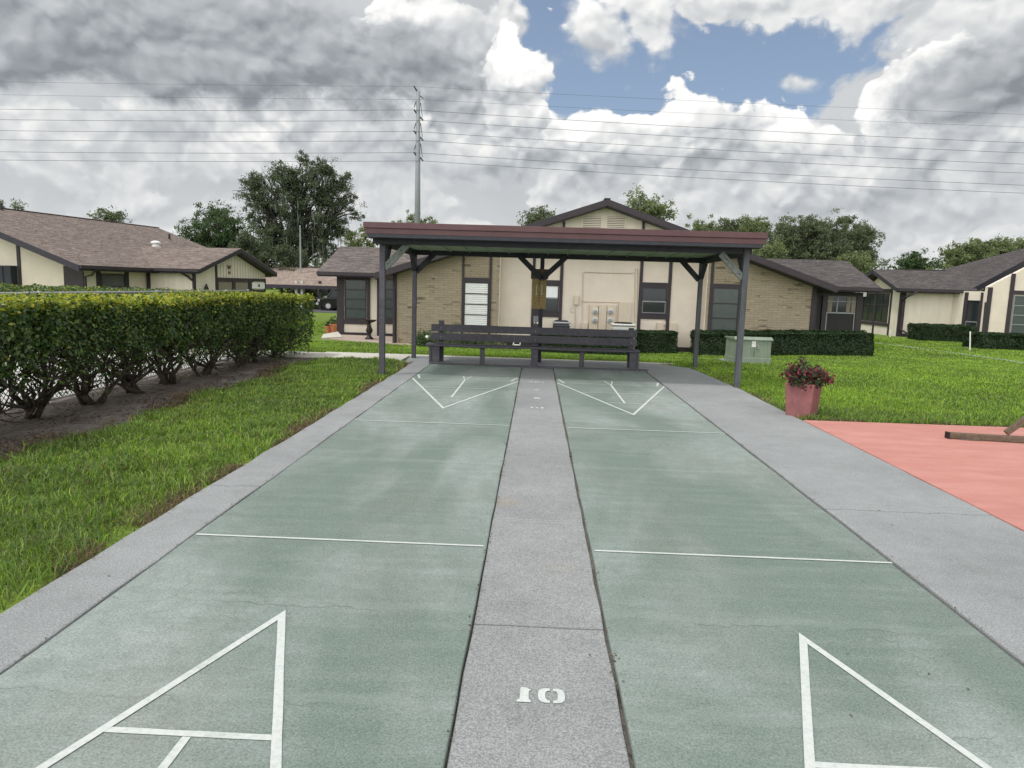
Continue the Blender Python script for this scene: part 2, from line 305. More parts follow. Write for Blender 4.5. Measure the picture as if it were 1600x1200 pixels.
# ------------------------------------------------------------------ mesh helpers
class MB:
    def __init__(s): s.v=[]; s.f=[]
    def add(s,vs,fs):
        o=len(s.v); s.v+= [tuple(v) for v in vs]; s.f+=[tuple(i+o for i in f) for f in fs]; return s
    def box(s,x0,x1,y0,y1,z0,z1,fn=None):
        if x0>x1:x0,x1=x1,x0
        if y0>y1:y0,y1=y1,y0
        if z0>z1:z0,z1=z1,z0
        v=[(x,y,z) for z in(z0,z1) for y in(y0,y1) for x in(x0,x1)]
        if fn: v=[fn(*q) for q in v]
        return s.add(v,[(0,2,3,1),(4,5,7,6),(0,1,5,4),(2,6,7,3),(0,4,6,2),(1,3,7,5)])
    def prism(s,poly,vec):
        n=len(poly); p=[Vector(q) for q in poly]; q=[a+Vector(vec) for a in p]
        fs=[tuple(range(n)),tuple(range(2*n-1,n-1,-1))]+[(i+n,(i+1)%n+n,(i+1)%n,i) for i in range(n)]
        return s.add(p+q,fs)
    def bar(s,a,b,w,h,upv=(0,0,1)):
        a=Vector(a);b=Vector(b);d=(b-a).normalized();upv=Vector(upv)
        if abs(d.dot(upv))>.99: upv=Vector((0,1,0))
        x=d.cross(upv).normalized(); y=x.cross(d)
        vs=[e+x*(i*w/2)+y*(j*h/2) for e in(a,b) for (i,j) in((-1,-1),(1,-1),(1,1),(-1,1))]
        return s.add(vs,[(3,2,1,0),(4,5,6,7),(0,1,5,4),(1,2,6,5),(2,3,7,6),(3,0,4,7)])
    def tube(s,pts,rad,n=8,cap=True):
        pts=[Vector(p) for p in pts]; k=len(pts)
        if not hasattr(rad,'__len__'): rad=[rad]*k
        vs=[];x=None
        for i,p in enumerate(pts):
            d=(pts[min(i+1,k-1)]-pts[max(i-1,0)]).normalized()
            if x is None:
                x=d.cross(Vector((0,0,1)));
                if x.length<.05: x=d.cross(Vector((0,1,0)))
            x=(x-d*x.dot(d)).normalized(); y=d.cross(x)
            for j in range(n):
                a=2*math.pi*j/n; vs.append(p+(x*math.cos(a)+y*math.sin(a))*rad[i])
        fs=[(i*n+j,i*n+(j+1)%n,(i+1)*n+(j+1)%n,(i+1)*n+j) for i in range(k-1) for j in range(n)]
        if cap: fs+=[tuple(range(n-1,-1,-1)),tuple(range((k-1)*n,k*n))]
        return s.add(vs,fs)
    def lathe(s,c,prof,n=16):
        c=Vector(c); vs=[]
        for (r,z) in prof:
            for j in range(n):
                a=2*math.pi*j/n; vs.append(c+Vector((r*math.cos(a),r*math.sin(a),z)))
        k=len(prof)
        fs=[(i*n+j,i*n+(j+1)%n,(i+1)*n+(j+1)%n,(i+1)*n+j) for i in range(k-1) for j in range(n)]
        fs+=[tuple(range(n-1,-1,-1)),tuple(range((k-1)*n,k*n))]
        return s.add(vs,fs)
    def build(s,name,mat,parent=None,bevel=0.,smooth=False,rough=0.):
        me=bpy.data.meshes.new(name)
        o=Vector((0,0,0))
        q=parent
        while q is not None: o=o+q.location; q=q.parent
        me.from_pydata([tuple(Vector(v)-o) for v in s.v],[],s.f)
        bm=bmesh.new(); bm.from_mesh(me); bmesh.ops.recalc_face_normals(bm,faces=bm.faces); bm.to_mesh(me); bm.free()
        ms=mat if isinstance(mat,(list,tuple)) else [mat]
        for x in ms: me.materials.append(MATS[x])
        if smooth: me.polygons.foreach_set('use_smooth',[True]*len(me.polygons))
        ob=bpy.data.objects.new(name,me); COL.objects.link(ob)
        if parent is not None: ob.parent=parent
        if bevel:
            b=ob.modifiers.new('bevel','BEVEL'); b.width=bevel; b.segments=2; b.limit_method='ANGLE'; b.angle_limit=R_(40)
        return ob
def thing(name,label,cat,loc,group=None):
    o=bpy.data.objects.new(name,None); COL.objects.link(o); o.location=loc; o.empty_display_size=.2
    return tag(o,label,cat,group)
def tag(o,label,cat,group=None):
    o['label']=label; o['category']=cat
    if group: o['group']=group
    return o
def struct(o,kind='structure'):
    o['kind']=kind; return o
def npmesh(name,V,faces_idx,loop_tot,mats,parent=None,matidx=None):
    me=bpy.data.meshes.new(name); o=np.zeros(3); q=parent
    while q is not None: o=o+np.array(q.location); q=q.parent
    V=(V-o).astype(np.float32)
    me.vertices.add(len(V)); me.vertices.foreach_set('co',V.ravel())
    me.loops.add(len(faces_idx)); me.loops.foreach_set('vertex_index',faces_idx.astype(np.int32))
    nf=len(loop_tot); me.polygons.add(nf)
    st=np.concatenate([[0],np.cumsum(loop_tot)[:-1]]).astype(np.int32)
    me.polygons.foreach_set('loop_start',st); 
    try: me.polygons.foreach_set('loop_total',loop_tot.astype(np.int32))
    except Exception: pass
    for m in mats: me.materials.append(MATS[m])
    if matidx is not None: me.polygons.foreach_set('material_index',matidx.astype(np.int32))
    me.update(calc_edges=True)
    ob=bpy.data.objects.new(name,me); COL.objects.link(ob)
    if parent is not None: ob.parent=parent
    return ob
def unit(a): return a/np.maximum(1e-9,np.linalg.norm(a,axis=1,keepdims=True))
def leaves(name,Pn,size,mats,parent=None,rg=None,normal=None,spread=1.,aspect=.5,matidx=None,droop=0.):
    """leaf blades: folded rhombs at the points Pn"""
    N=len(Pn); rg=rg or np.random.default_rng(1)
    nr=unit(rg.normal(size=(N,3)))
    if normal is not None: nr=unit(normal+spread*nr)
    t=unit(np.cross(nr,rg.normal(size=(N,3)))); 
    if droop: t=unit(t+np.array([0,0,-droop]))
    b=unit(np.cross(nr,t)); nr=np.cross(t,b)
    L=(size*rg.uniform(.65,1.3,N))[:,None] if np.isscalar(size) else (size*rg.uniform(.65,1.3,N))[:,None]
    W=L*aspect
    v0=Pn-t*L*.5; v2=Pn+t*L*.5-nr*L*.1; v1=Pn-b*W*.5+nr*L*.08-t*L*.05; v3=Pn+b*W*.5+nr*L*.08-t*L*.05
    V=np.stack([v0,v1,v2,v3],1).reshape(-1,3)
    base=(np.arange(N)*4)[:,None]
    fi=np.concatenate([base+np.array([0,1,2]),base+np.array([0,2,3])],1).ravel()
    lt=np.full(2*N,3)
    mi=None if matidx is None else np.repeat(matidx,2)
    return npmesh(name,V,fi,lt,mats,parent,mi)
def grass(name,xy,h,w,mats,lean=.45,seed=2,matidx=None,zoff=-.03):
    rg=np.random.default_rng(seed); N=len(xy)
    z=np.array([zt(a,b) for a,b in xy])+zoff
    P0=np.column_stack([xy,z]); a=rg.uniform(0,2*np.pi,N)
    s=np.column_stack([np.cos(a),np.sin(a),0*a]); a2=rg.uniform(0,2*np.pi,N); ld=np.column_stack([np.cos(a2),np.sin(a2),0*a])
    hh=(h*rg.uniform(.45,1.35,N))[:,None]; ww=(w*rg.uniform(.7,1.3,N))[:,None]; l=(rg.uniform(.1,1.,N)*lean)[:,None]
    up=np.array([0,0,1.])
    b0=P0-s*ww/2; b1=P0+s*ww/2; m=P0+up*hh*.6+ld*hh*l*.45; m0=m-s*ww*.4; m1=m+s*ww*.4; tp=P0+up*hh*(1-.35*l)+ld*hh*l*1.3
    V=np.stack([b0,b1,m1,m0,tp],1).reshape(-1,3); base=(np.arange(N)*5)[:,None]
    fi=np.concatenate([base+np.array([0,1,2,3]),base+np.array([3,2,4])],1).ravel()
    lt=np.tile(np.array([4,3]),N); mi=None if matidx is None else np.repeat(matidx,2)
    return npmesh(name,V,fi,lt,mats,None,mi)
# ================================================================== ground and paving
def make_ground():
    xs=sorted(set([-1500,-800,-400,-200,-120,-80,-60]+list(np.arange(-48,48.1,1.5))+[60,80,120,200,400,800,1500]))
    ys=sorted(set([-60,-30,-12,-6]+list(np.arange(-3,62,1.0))+[66,75,90,120,170,260,400,700,1200,2500]))
    V=np.array([(x,y,zt(x,y)-.035) for y in ys for x in xs]); nx=len(xs)
    q=[(j*nx+i,j*nx+i+1,(j+1)*nx+i+1,(j+1)*nx+i) for j in range(len(ys)-1) for i in range(nx-1)]
    o=npmesh('ground',V,np.array(q).ravel(),np.full(len(q),4),['lawn_soil'])
    o.data.polygons.foreach_set('use_smooth',[True]*len(q)); struct(o)
make_ground()
def slab(name,poly,z,mat,th=.08,bevel=.006,parent=None):
    m=MB().prism([(x,y,z) for x,y in poly],(0,0,-th)); o=m.build(name,mat,parent,bevel=bevel); 
    if parent is None: struct(o)
    return o
S0=.303; W0=1.745; YD=3.978; FT=.3048
# wavy edge helper for the old slabs
def wavy(x,y0,y1,n=40,amp=.006,seed=0):
    rg=random.Random(seed); return [(x+rg.uniform(-amp,amp),y0+(y1-y0)*i/n) for i in range(n+1)]
courts=[]
for sgn,seed in((-1,3),(1,5)):
    xa=sgn*(S0+.004); xb=sgn*(S0+W0-(.008 if sgn<0 else .020))
    a=wavy(xa,-2,13.44,50,.004,seed); b=wavy(xb,-2,13.44,50,.005,seed+1)
    c=slab('court',a+b[::-1],.002,'court_paint',.1,.008); courts.append(c)
slab('center_strip',wavy(-S0+.003,-2,13.44,50,.003,11)+wavy(S0-.010,-2,13.44,50,.004,12)[::-1],-.012,'strip_concrete',.1,.006)
slab('gap_soil',[(-2.12,-2),(2.12,-2),(2.12,13.6),(-2.12,13.6)],-.03,'bed_soil',.05,0)
slab('side_walk',wavy(-S0-W0-.004,-2,14.0,40,.006,21)+[(-2.62,14.0),(-2.44,13.2)]+wavy(-2.42,12.,-2,40,.012,22),-.001,'walk_concrete',.09,.01)
slab('side_walk',wavy(S0+W0+.014,-2,14.0,40,.006,23)+[(3.1,14.0),(3.25,11.2)]+wavy(3.235,10.8,-2,40,.006,24),-.001,'walk_concrete',.09,.01)
slab('walk',[(-2.615,14.004),(-2.1,14.004),(-2.1,13.53),(2.1,13.53),(2.1,14.004),(3.1,14.004),(3.05,14.35),(2.45,14.98),(-2.7,14.98)],-.002,'walk_concrete',.09,.008)
slab('walk',[(-20,14.02),(-4.5,14.08),(-2.72,14.1),(-2.72,14.98),(-4.5,15.02),(-20,15.0)],-.002,'pale_concrete',.09,.008)
slab('walk',[(-2.6,14.986),(2.44,14.986),(3.0,15.05),(2.9,15.3),(-2.6,15.35),(-4.6,15.3),(-4.6,15.026),(-2.72,14.99)],-.012,'pale_concrete',.09,.006)
slab('pool_deck',[(-30,-4),(-5.9,-4),(-5.9,13.9),(-30,13.9)],-.004,'deck_concrete',.08,.01)
slab('planting_bed',[(-5.92,-3),(-4.35,-3)]+[(-4.42+.10*math.sin(y*1.9)+.06*math.sin(y*4.7),y) for y in np.arange(0,13.6,.4)]+[(-4.2,14.05),(-5.92,14.05)],-.022,'bed_soil',.05,0)
slab('pink_patio',[(3.243,-3),(3.241,8.66),(9.,8.68),(9.,-3)],.004,'pink_paint',.08,.006)
# painted court lines (children of each court)
def lines():
    for ci,sgn in((0,-1),(1,1)):
        ct=courts[ci]; xc=sgn*(S0+W0/2-.007); xm=sgn*(S0+W0/2); hw=W0/2-.02; z=.006
        wob=random.Random(9+ci)
        def strip(a,b,w,name='court_line'):
            a=Vector((a[0],a[1],0));b=Vector((b[0],b[1],0)); d=(b-a).normalized(); nrm=Vector((-d.y,d.x,0)); n=max(2,int((b-a).length/.12))
            m=MB(); L=[];Rr=[]
            for i in range(n+1):
                p=a.lerp(b,i/n); L.append((p.x+nrm.x*(w/2+wob.uniform(-.0015,.0015)),p.y+nrm.y*(w/2+wob.uniform(-.0015,.0015)),z)); Rr.append((p.x-nrm.x*w/2,p.y-nrm.y*w/2+wob.uniform(-.001,.001),z))
            m.v=L+Rr; k=n+1; m.f=[(i,i+1,k+i+1,k+i) for i in range(n)]
            return m.build(name,'line_paint',ct)
        for y in(YD,YD+12*FT): strip((xm-hw,y),(xm+hw,y),.022)
        for ya,dr in((YD-3*FT,-1),(YD+15*FT,1)):
            Y=lambda k: ya+dr*k*FT
            wv=.033 if dr<0 else .033
            ew=(.312 if dr<0 else .288)/3; LV=min(9,(hw-.005)/ew)
            # two legs of the triangle, mitred at the apex
            for sg in(-1,1):
                ex,ey=sg*ew*LV,dr*LV*FT; Lg=math.hypot(ex,ey); nx_,ny_=-ey/Lg*wv/2,ex/Lg*wv/2; k=wv/2*Lg/abs(ex)
                m=MB(); n=14; o1=Vector((xc,ya,z)); i1=Vector((xc,ya+dr*2*k,z)); e0=Vector((xc+ex,ya+ey+dr*k,z)); s_=1 if (nx_*sg)>0 else -1
                oe=e0+Vector((nx_,ny_,0))*s_; ie=e0-Vector((nx_,ny_,0))*s_
                L=[o1.lerp(oe,q/n)+Vector((wob.uniform(-.001,.001) if 0<q<n else 0,0,0)) for q in range(n+1)]; Rr=[i1.lerp(ie,q/n)+Vector((wob.uniform(-.001,.001) if 0<q<n else 0,0,0)) for q in range(n+1)]
                m.v=[tuple(v) for v in L+Rr]; m.f=[(q,q+1,n+2+q,n+1+q) for q in range(n)]; m.build('court_line','line_paint',ct)
            z-=.0009
            strip((xc-ew*3+.01,Y(3)),(xc+ew*3-.01,Y(3)),.03 if dr<0 else .018)
            strip((xc-ew*6+.01,Y(6)),(xc+ew*6-.01,Y(6)),.03 if dr<0 else .018)
            z+=.0003
            strip((xc,Y(3.06)),(xc,Y(9)),.03)
            strip((xm-hw,Y(9.06)),(xm+hw,Y(9.06)),.018)
            z-=.0006
            strip((xc-hw*.87,Y(9.12)),(xc-hw*.97,Y(10.5)),.034); strip((xc+hw*.87,Y(9.12)),(xc+hw*.97,Y(10.5)),.034)
            z-=.0003; strip((xm-hw,Y(10.55)),(xm+hw,Y(10.55)),.018)
            z+=.0006; strip((xc-.008,Y(9.10)),(xc-.07,Y(10.5)),.018); strip((xc+.012,Y(9.10)),(xc+.07,Y(10.5)),.018)
            z=.006
lines()
def stencil():
    root=None
    strip=[o for o in bpy.data.objects if o.name=='center_strip'][0]
    # near 10: serifed 1 and two half rounds
    def place(pts,cx,cy,s,flip,name):
        q=[(cx+(-x if flip else x)*s,cy+(-y if flip else y)*s,-.0085) for x,y in pts]
        m=MB(); m.v=q; m.f=[tuple(range(len(q)))]; return m
    one=[(-.98,-.52),(-.39,-.52),(-.39,-.36),(-.46,-.31),(-.48,-.1),(-.47,.3),(-.36,.42),(-.42,.43),(-.6,.58),(-.82,.60),(-.84,.44),(-.86,-.3),(-.97,-.36)]
    def arc(sx):
        o=[];
        for a in np.linspace(90,-90,13): o.append((.50+sx*(.07+ .51*max(0,math.cos(R_(a)))**.55),.04+.55*math.copysign(abs(math.sin(R_(a)))**.75,a)))
        i=[]
        for a in np.linspace(-90,90,11): i.append((.50+sx*(.07+.20*max(0,math.cos(R_(a)))**.6),.04+.36*math.copysign(abs(math.sin(R_(a)))**.8,a)))
        return o+i
    for cy_,fl in((2.49,False),(8.95,True)):
        for nm,pts in(('one',one),('l',arc(-1)),('r',arc(1))):
            m=place(pts,.0,cy_,.088 if not fl else .085,fl,nm); m.build('numeral',"line_paint",strip)
    def txt(body,x,y,size,flip):
        cu=bpy.data.curves.new('t','FONT'); cu.body=body; cu.size=size; cu.align_x='CENTER'; cu.align_y='CENTER'; cu.offset=.006
        o=bpy.data.objects.new('t',cu); COL.objects.link(o); bpy.context.view_layer.update()
        me=bpy.data.meshes.new_from_object(o.evaluated_get(bpy.context.evaluated_depsgraph_get())); bpy.data.objects.remove(o)
        ob=bpy.data.objects.new('numeral',me); COL.objects.link(ob); me.materials.clear(); me.materials.append(MATS['line_paint'])
        me.transform(Matrix.Translation((x,y,-.0085))@Matrix.Rotation(math.pi if flip else 0,4,'Z')); ob.parent=strip
    txt('8',-.01,9.74,.17,True); txt('7',-.01,10.55,.17,True); txt('OFF',-.02,11.43,.15,True)
stencil()
# ================================================================== pavilion
def make_pavilion():
    r=thing('pavilion','open flat roofed shelter with maroon fascia and dark posts at the end of the courts','shelter',(0.33,13,0))
    xl,xr=-2.80,3.44; yf,yb=11.2,15.05; yF_=11.66
    d=lambda y:-.018*(y-yf)   # roof falls a little to the back
    def rb(x0,x1,y0,y1,z0,z1): return MB().box(x0,x1,y0,y1,z0,z1,lambda x,y,z:(x,y,z+d(y)))
    rb(xl+.03,xr-.03,yf+.03,yb-.03,2.27,2.43).build('roof','maroon_metal',r)
    c=rb(xl+.05,xr-.05,yF_-.1,yb-.05,2.2455,2.268); 
    for i in range(16):
        x=xl+.2+i*.39; c.box(x,x+.018,yF_,yb-.06,2.225,2.2445,lambda x,y,z:(x,y,z+d(y)))
    c.build('ceiling','ceiling_green',r)
    rb(xl+.06,xr-.06,yf+.024,yF_-.101,2.215,2.2695).build('soffit','navy_wood',r)
    m=MB()
    for (h0,h1,o) in((2.355,2.445,.0),(2.27,2.353,.022)):
        m.box(xl+o,xr-o,yf+o,yf+o+.02,h0,h1); m.box(xl+o,xr-o,yb-o-.02,yb-o,h0+d(yb),h1+d(yb))
        for xa in(xl+o,xr-o-.02): m.box(xa,xa+.02,yf+o+.021,yb-o-.021,h0,h1,lambda x,y,z:(x,y,z+d(y)))
    m.build('fascia','maroon_metal',r,bevel=.004)
    yF,yB=11.66,14.5
    MB().box(xl+.07,xr-.12,yF-.115,yF-.07,2.13,2.214).build('beam','navy_wood',r,bevel=.005)
    MB().box(xl+.14,xr-.14,yB-.05,yB+.05,2.09,2.21).build('beam','navy_wood',r,bevel=.005)
    xs=(-2.58,3.23)
    for x in(-2.56,3.21): 
        s=-.045 if x<0 else .045
        MB().box(x-.025,x+.025,yF-.05,yB-.052,2.10,2.24,lambda a,y,z:(a,y,z+d(y)*.6)).build('beam','navy_wood',r,bevel=.004)
    posts=[(-2.59,yF,2.2),(3.235,yF,2.262),(-2.55,yB,2.12),(3.205,yB,2.12),(.03,yB,2.2)]
    for i,(x,y,h) in enumerate(posts):
        w=.045 if i<2 else .042
        yy=y if i<4 else y-.0
        MB().box(x-w,x+w,yy-w-(.10 if i==1 else 0),yy+w-(.10 if i==1 else 0),-.03,h if i!=1 else 2.25).build('post','post_wood' if i in(1,3) else 'navy_wood' if i==4 else 'bench_wood',r,bevel=.006)
    for (x,y,sx,mt) in((-2.59,yF,1,'brace_wood'),(3.235,yF-.1,-1,'brace_wood'),(-2.55,yB,1,'navy_wood'),(3.205,yB,-1,'navy_wood'),(.03,yB,1,'navy_wood'),(.03,yB,-1,'navy_wood')):
        L=.42 if y>13 else .40
        yq=y-.10 if abs(x)<.1 else y; z0_=1.68 if abs(x)<.1 else 1.75; L=.46 if abs(x)<.1 else L
        MB().bar((x+sx*(.03 if abs(x)>.1 else .0),yq,z0_),(x+sx*L,yq,z0_+L-.02),.105,.04,(0,1,0)).build('brace',mt,r,bevel=.004)
        for q in(.09,L-.09):
            bm_=MB(); bm_.lathe((0,0,0),[(.011,0),(.011,.008),(.005,.011)],8); bm_.v=[(x+sx*q+a_,yq-.0205-c_,z0_+q-.02+b_) for a_,b_,c_ in bm_.v]; bm_.build('bolt','black',r)
    for (x,y,s) in((-2.56,yF,1),(3.235,yF-.1,1),(-2.55,yB,-1),(3.205,yB,-1)):
        MB().bar((x,y+s*.03,1.78),(x,y+s*.38,2.13),.04,.09,(1,0,0)).build('brace','navy_wood',r,bevel=.004)
    return r
make_pavilion()
def make_board():
    y=14.425; r=thing('scoreboard','tan wooden scoreboard with a column of black numbers hung on the middle post','scoreboard',(.03,y,1.02))
    x0=atY(831,460,y).x; x1=atY(853.5,460,y).x; z1=atY(842,436,y).z; z0=atY(842,482.5,y).z
    MB().box(x0,x1,y,y+.025,z0,z1).build('panel','board_tan',r,bevel=.004)
    MB().box(x0-.03,x1+.03,y+.0,y+.03,z1+.002,z1+.20).build('header','weather_wood',r,bevel=.004)
    xm=(x0+x1)/2
    for i in range(8):
        cu=bpy.data.curves.new('t','FONT'); cu.body=str(8-i); cu.size=.052; cu.align_x='CENTER'; cu.align_y='CENTER'; cu.extrude=.001; cu.offset=.002
        o=bpy.data.objects.new('t',cu); COL.objects.link(o); bpy.context.view_layer.update()
        me=bpy.data.meshes.new_from_object(o.evaluated_get(bpy.context.evaluated_depsgraph_get())); bpy.data.objects.remove(o)
        ob=bpy.data.objects.new('numeral',me); COL.objects.link(ob); me.materials.clear(); me.materials.append(MATS['black'])
        me.transform(Matrix.Translation(Vector((xm,y-.004,z1-.085-i*.060))-r.location)@Matrix.Rotation(math.pi/2,4,'X')); ob.parent=r
    for sx in(-.055,.055): MB().box(xm+sx-.005,xm+sx+.005,y-.004,y,z1-.32,z1-.12).build('score_slot','white_metal',r)
    for (dx,dz) in((-.07,.10),(-.105,.055),(.045,.035),(.105,.22)):
        m=MB(); m.lathe((0,0,0),[(.011,0),(.011,.02),(.006,.022)],10); m.v=[(xm+dx+a,y-.003-c,z0+dz+b*.6) for a,b,c in m.v]; m.build('knob','black',r)
make_board()
def make_bench():
    r=thing('bench','long dark grey wooden bench with two back rails under the shelter','bench',(-.05,13.85,0))
    xl=-2.12; xr=1.93
    def plank(x0,x1,y0,y1,z0,z1,sag=0.,tilt=0.):
        m=MB(); n=24
        for i in range(n):
            a=x0+(x1-x0)*i/n; b=x0+(x1-x0)*(i+1)/n
        vs=[];
        for i in range(n+1):
            t=i/n; x=x0+(x1-x0)*t; s=-sag*abs(math.sin(2*math.pi*t))*1.0+tilt*(t-.5)
            vs+=[(x,y0,z0+s),(x,y1,z0+s),(x,y1,z1+s),(x,y0,z1+s)]
        fs=[(3,2,1,0),(4*n,4*n+1,4*n+2,4*n+3)]+[(4*i+j,4*i+(j+1)%4,4*i+4+(j+1)%4,4*i+4+j) for i in range(n) for j in range(4)]
        return m.add(vs,fs)
    yb=14.02
    plank(xl,xr,yb-.045,yb,.595,.735,.002).build('back_rail','bench_wood',r,bevel=.005)
    plank(xl,xr,yb-.045,yb,.425,.57,.003).build('back_rail','bench_wood',r,bevel=.005)
    s=MB()
    for j in range(3): s=plank(xl-.06,xr+.02,13.62+j*.13,13.74+j*.13,.335,.372,.010); s.build('seat_plank','bench_wood',r,bevel=.006)
    for x,h in((-1.93,.81),(-.06,.80),(1.82,.775)):
        MB().box(x-.05,x+.05,yb+.003,yb+.09,-.01,h).build('back_post','bench_wood',r,bevel=.006)
    # end supports: boards with a notch cut out at the foot
    for x,w in((-2.0,.04),(1.83,.04)):
        poly=[(13.64,0),(13.74,0),(13.80,.17),(13.86,0),(14.0,0),(14.0,.333),(13.64,.333)]
        for dx in((-.09,) if x<0 else (.09,)):
            MB().prism([(x+dx-w/2,a,b-.002) for a,b in poly],(w,0,0)).build('end_support','bench_wood',r,bevel=.004)
        MB().box(x-.07,x+.09 if x<0 else x+.07,13.66,13.70,-.002,.333).build('end_support','bench_wood',r,bevel=.004)
    MB().box(-.135,-.0,13.66,13.75,-.002,.333).build('leg','bench_wood',r,bevel=.005)
    for x in(-1.08,.85):
        MB().box(x-.045,x+.045,13.7,13.79,-.002,.333).build('leg','bench_wood',r,bevel=.005)
        MB().box(x-.1,x+.1,13.66,13.96,.315,.334).build('cleat','bench_wood',r)
    for x in(-1.5,-.45,.4,1.35): MB().box(x-.12,x+.12,13.66,13.98,.318,.333).build('cleat','bench_wood',r)
    for x in(-1.93,-.06,1.82):
        for z in(.49,.665):
            m=MB(); m.lathe((0,0,0),[(.009,0),(.009,.006),(.004,.009)],8); m.v=[(x+a,yb-.045-c,z+b) for a,b,c in m.v]; m.build('bolt','galv',r)
    b=thing('floodlight','small pale grey box light standing on top of the middle bench post','light',(-.06,14.06,.80))
    MB().tube([(-.06,14.06,.80),(-.06,14.06,.835)],.012,8).build('stem','black',b)
    MB().box(-.115,-.015,14.03,14.11,.836,.955).build('housing','galv',b,bevel=.01)
    k=MB().box(-2.08,2.1,13.46,13.51,-.02,.03); o=k.build('kerb_board','bench_wood',None,bevel=.006); tag(o,'low dark timber board across the end of the courts in front of the bench','board')
make_bench()
# ================================================================== houses
S4=.339; EAVE=1.83
def window(parent,Q,x0,x1,z0,z1,style='plain',tw=.09,frame='trim_brown',trim=True,rows=4,sill=True,glass='dark_glass'):
    """Q(x,out,z)->world ; out>0 is towards the viewer from the wall face"""
    def bx(m,a,b,o0,o1,c,d): return m.box(a,b,o0,o1,c,d,Q)
    w=bx(MB(),x0,x1,.004,.02,z0,z1)
    g=w.build('window','blind_white' if style=='halfblind' else 'ac_pale' if style=='blind' else 'jalousie' if style=='jalousie' else glass,parent)
    f=MB(); t=.035
    bx(f,x0-t,x0,.002,.05,z0-t,z1+t);bx(f,x1,x1+t,.002,.05,z0-t,z1+t);bx(f,x0,x1,.002,.05,z1,z1+t);bx(f,x0,x1,.002,.05,z0-t,z0)
    f.build('frame',frame,g)
    if style=='blind':
        b=MB(); n=int((z1-z0)/.062)
        for i in range(n):
            z=z0+(i+.5)*(z1-z0)/n; bx(b,x0+.01,x1-.01,.0215,.027,z-.020,z+.022)
        b.build('blind','blind_white',g)
        s=MB()
        for i in range(1,rows): z=z0+(z1-z0)*i/rows; bx(s,x0,x1,.028,.046,z-.014,z+.014)
        s.build('sash',frame,g)
    elif style=='jalousie':
        s=MB()
        for i in range(1,rows): z=z0+(z1-z0)*i/rows; bx(s,x0,x1,.0215,.04,z-.016,z+.016)
        s.build('sash','galv' if frame!='trim_brown' else 'trim_brown',g)
    elif style=='sash':
        zm=z0+(z1-z0)*.47; s=MB(); bx(s,x0,x1,.0215,.045,zm-.02,zm+.02); 
        s.build('sash','galv',g)
        l=MB(); bx(l,x0,x1,.0215,.04,z0,z0+.02); bx(l,x1-.02,x1,.0215,.04,z0+.021,zm-.021); bx(l,x0,x0+.02,.0215,.04,z0+.021,zm-.021); l.build('lower_sash','galv',g)
    elif style=='halfblind':
        zm=z0+(z1-z0)*.52; l=bx(MB(),x0,x1,.0215,.03,z0,zm); l.build('lower_sash','grey_glass',g); s=bx(MB(),x0,x1,.031,.046,zm-.02,zm+.02); s.build('sash','galv',g)
    elif style=='grid':
        s=MB(); xm=(x0+x1)/2; zm=z0+(z1-z0)*.6; bx(s,xm-.02,xm+.02,.0215,.045,z0,z1); bx(s,x0,xm-.021,.0215,.045,zm-.02,zm+.02); bx(s,xm+.021,x1,.0215,.045,zm-.02,zm+.02); s.build('sash',frame,g)
    return g
def roof(parent,poly,mat,th=.2,name='roof'):
    m=MB().prism(poly,(0,0,-.03)); o=m.build(name,mat,parent)
    c=sum((Vector(p) for p in poly),Vector())/len(poly)
    p2=[c+(Vector(p)-c)*.9985+Vector((0,0,-.031)) for p in poly]
    MB().prism(p2,(0,0,-th+.031)).build('fascia','fascia_dark',parent)
    return o
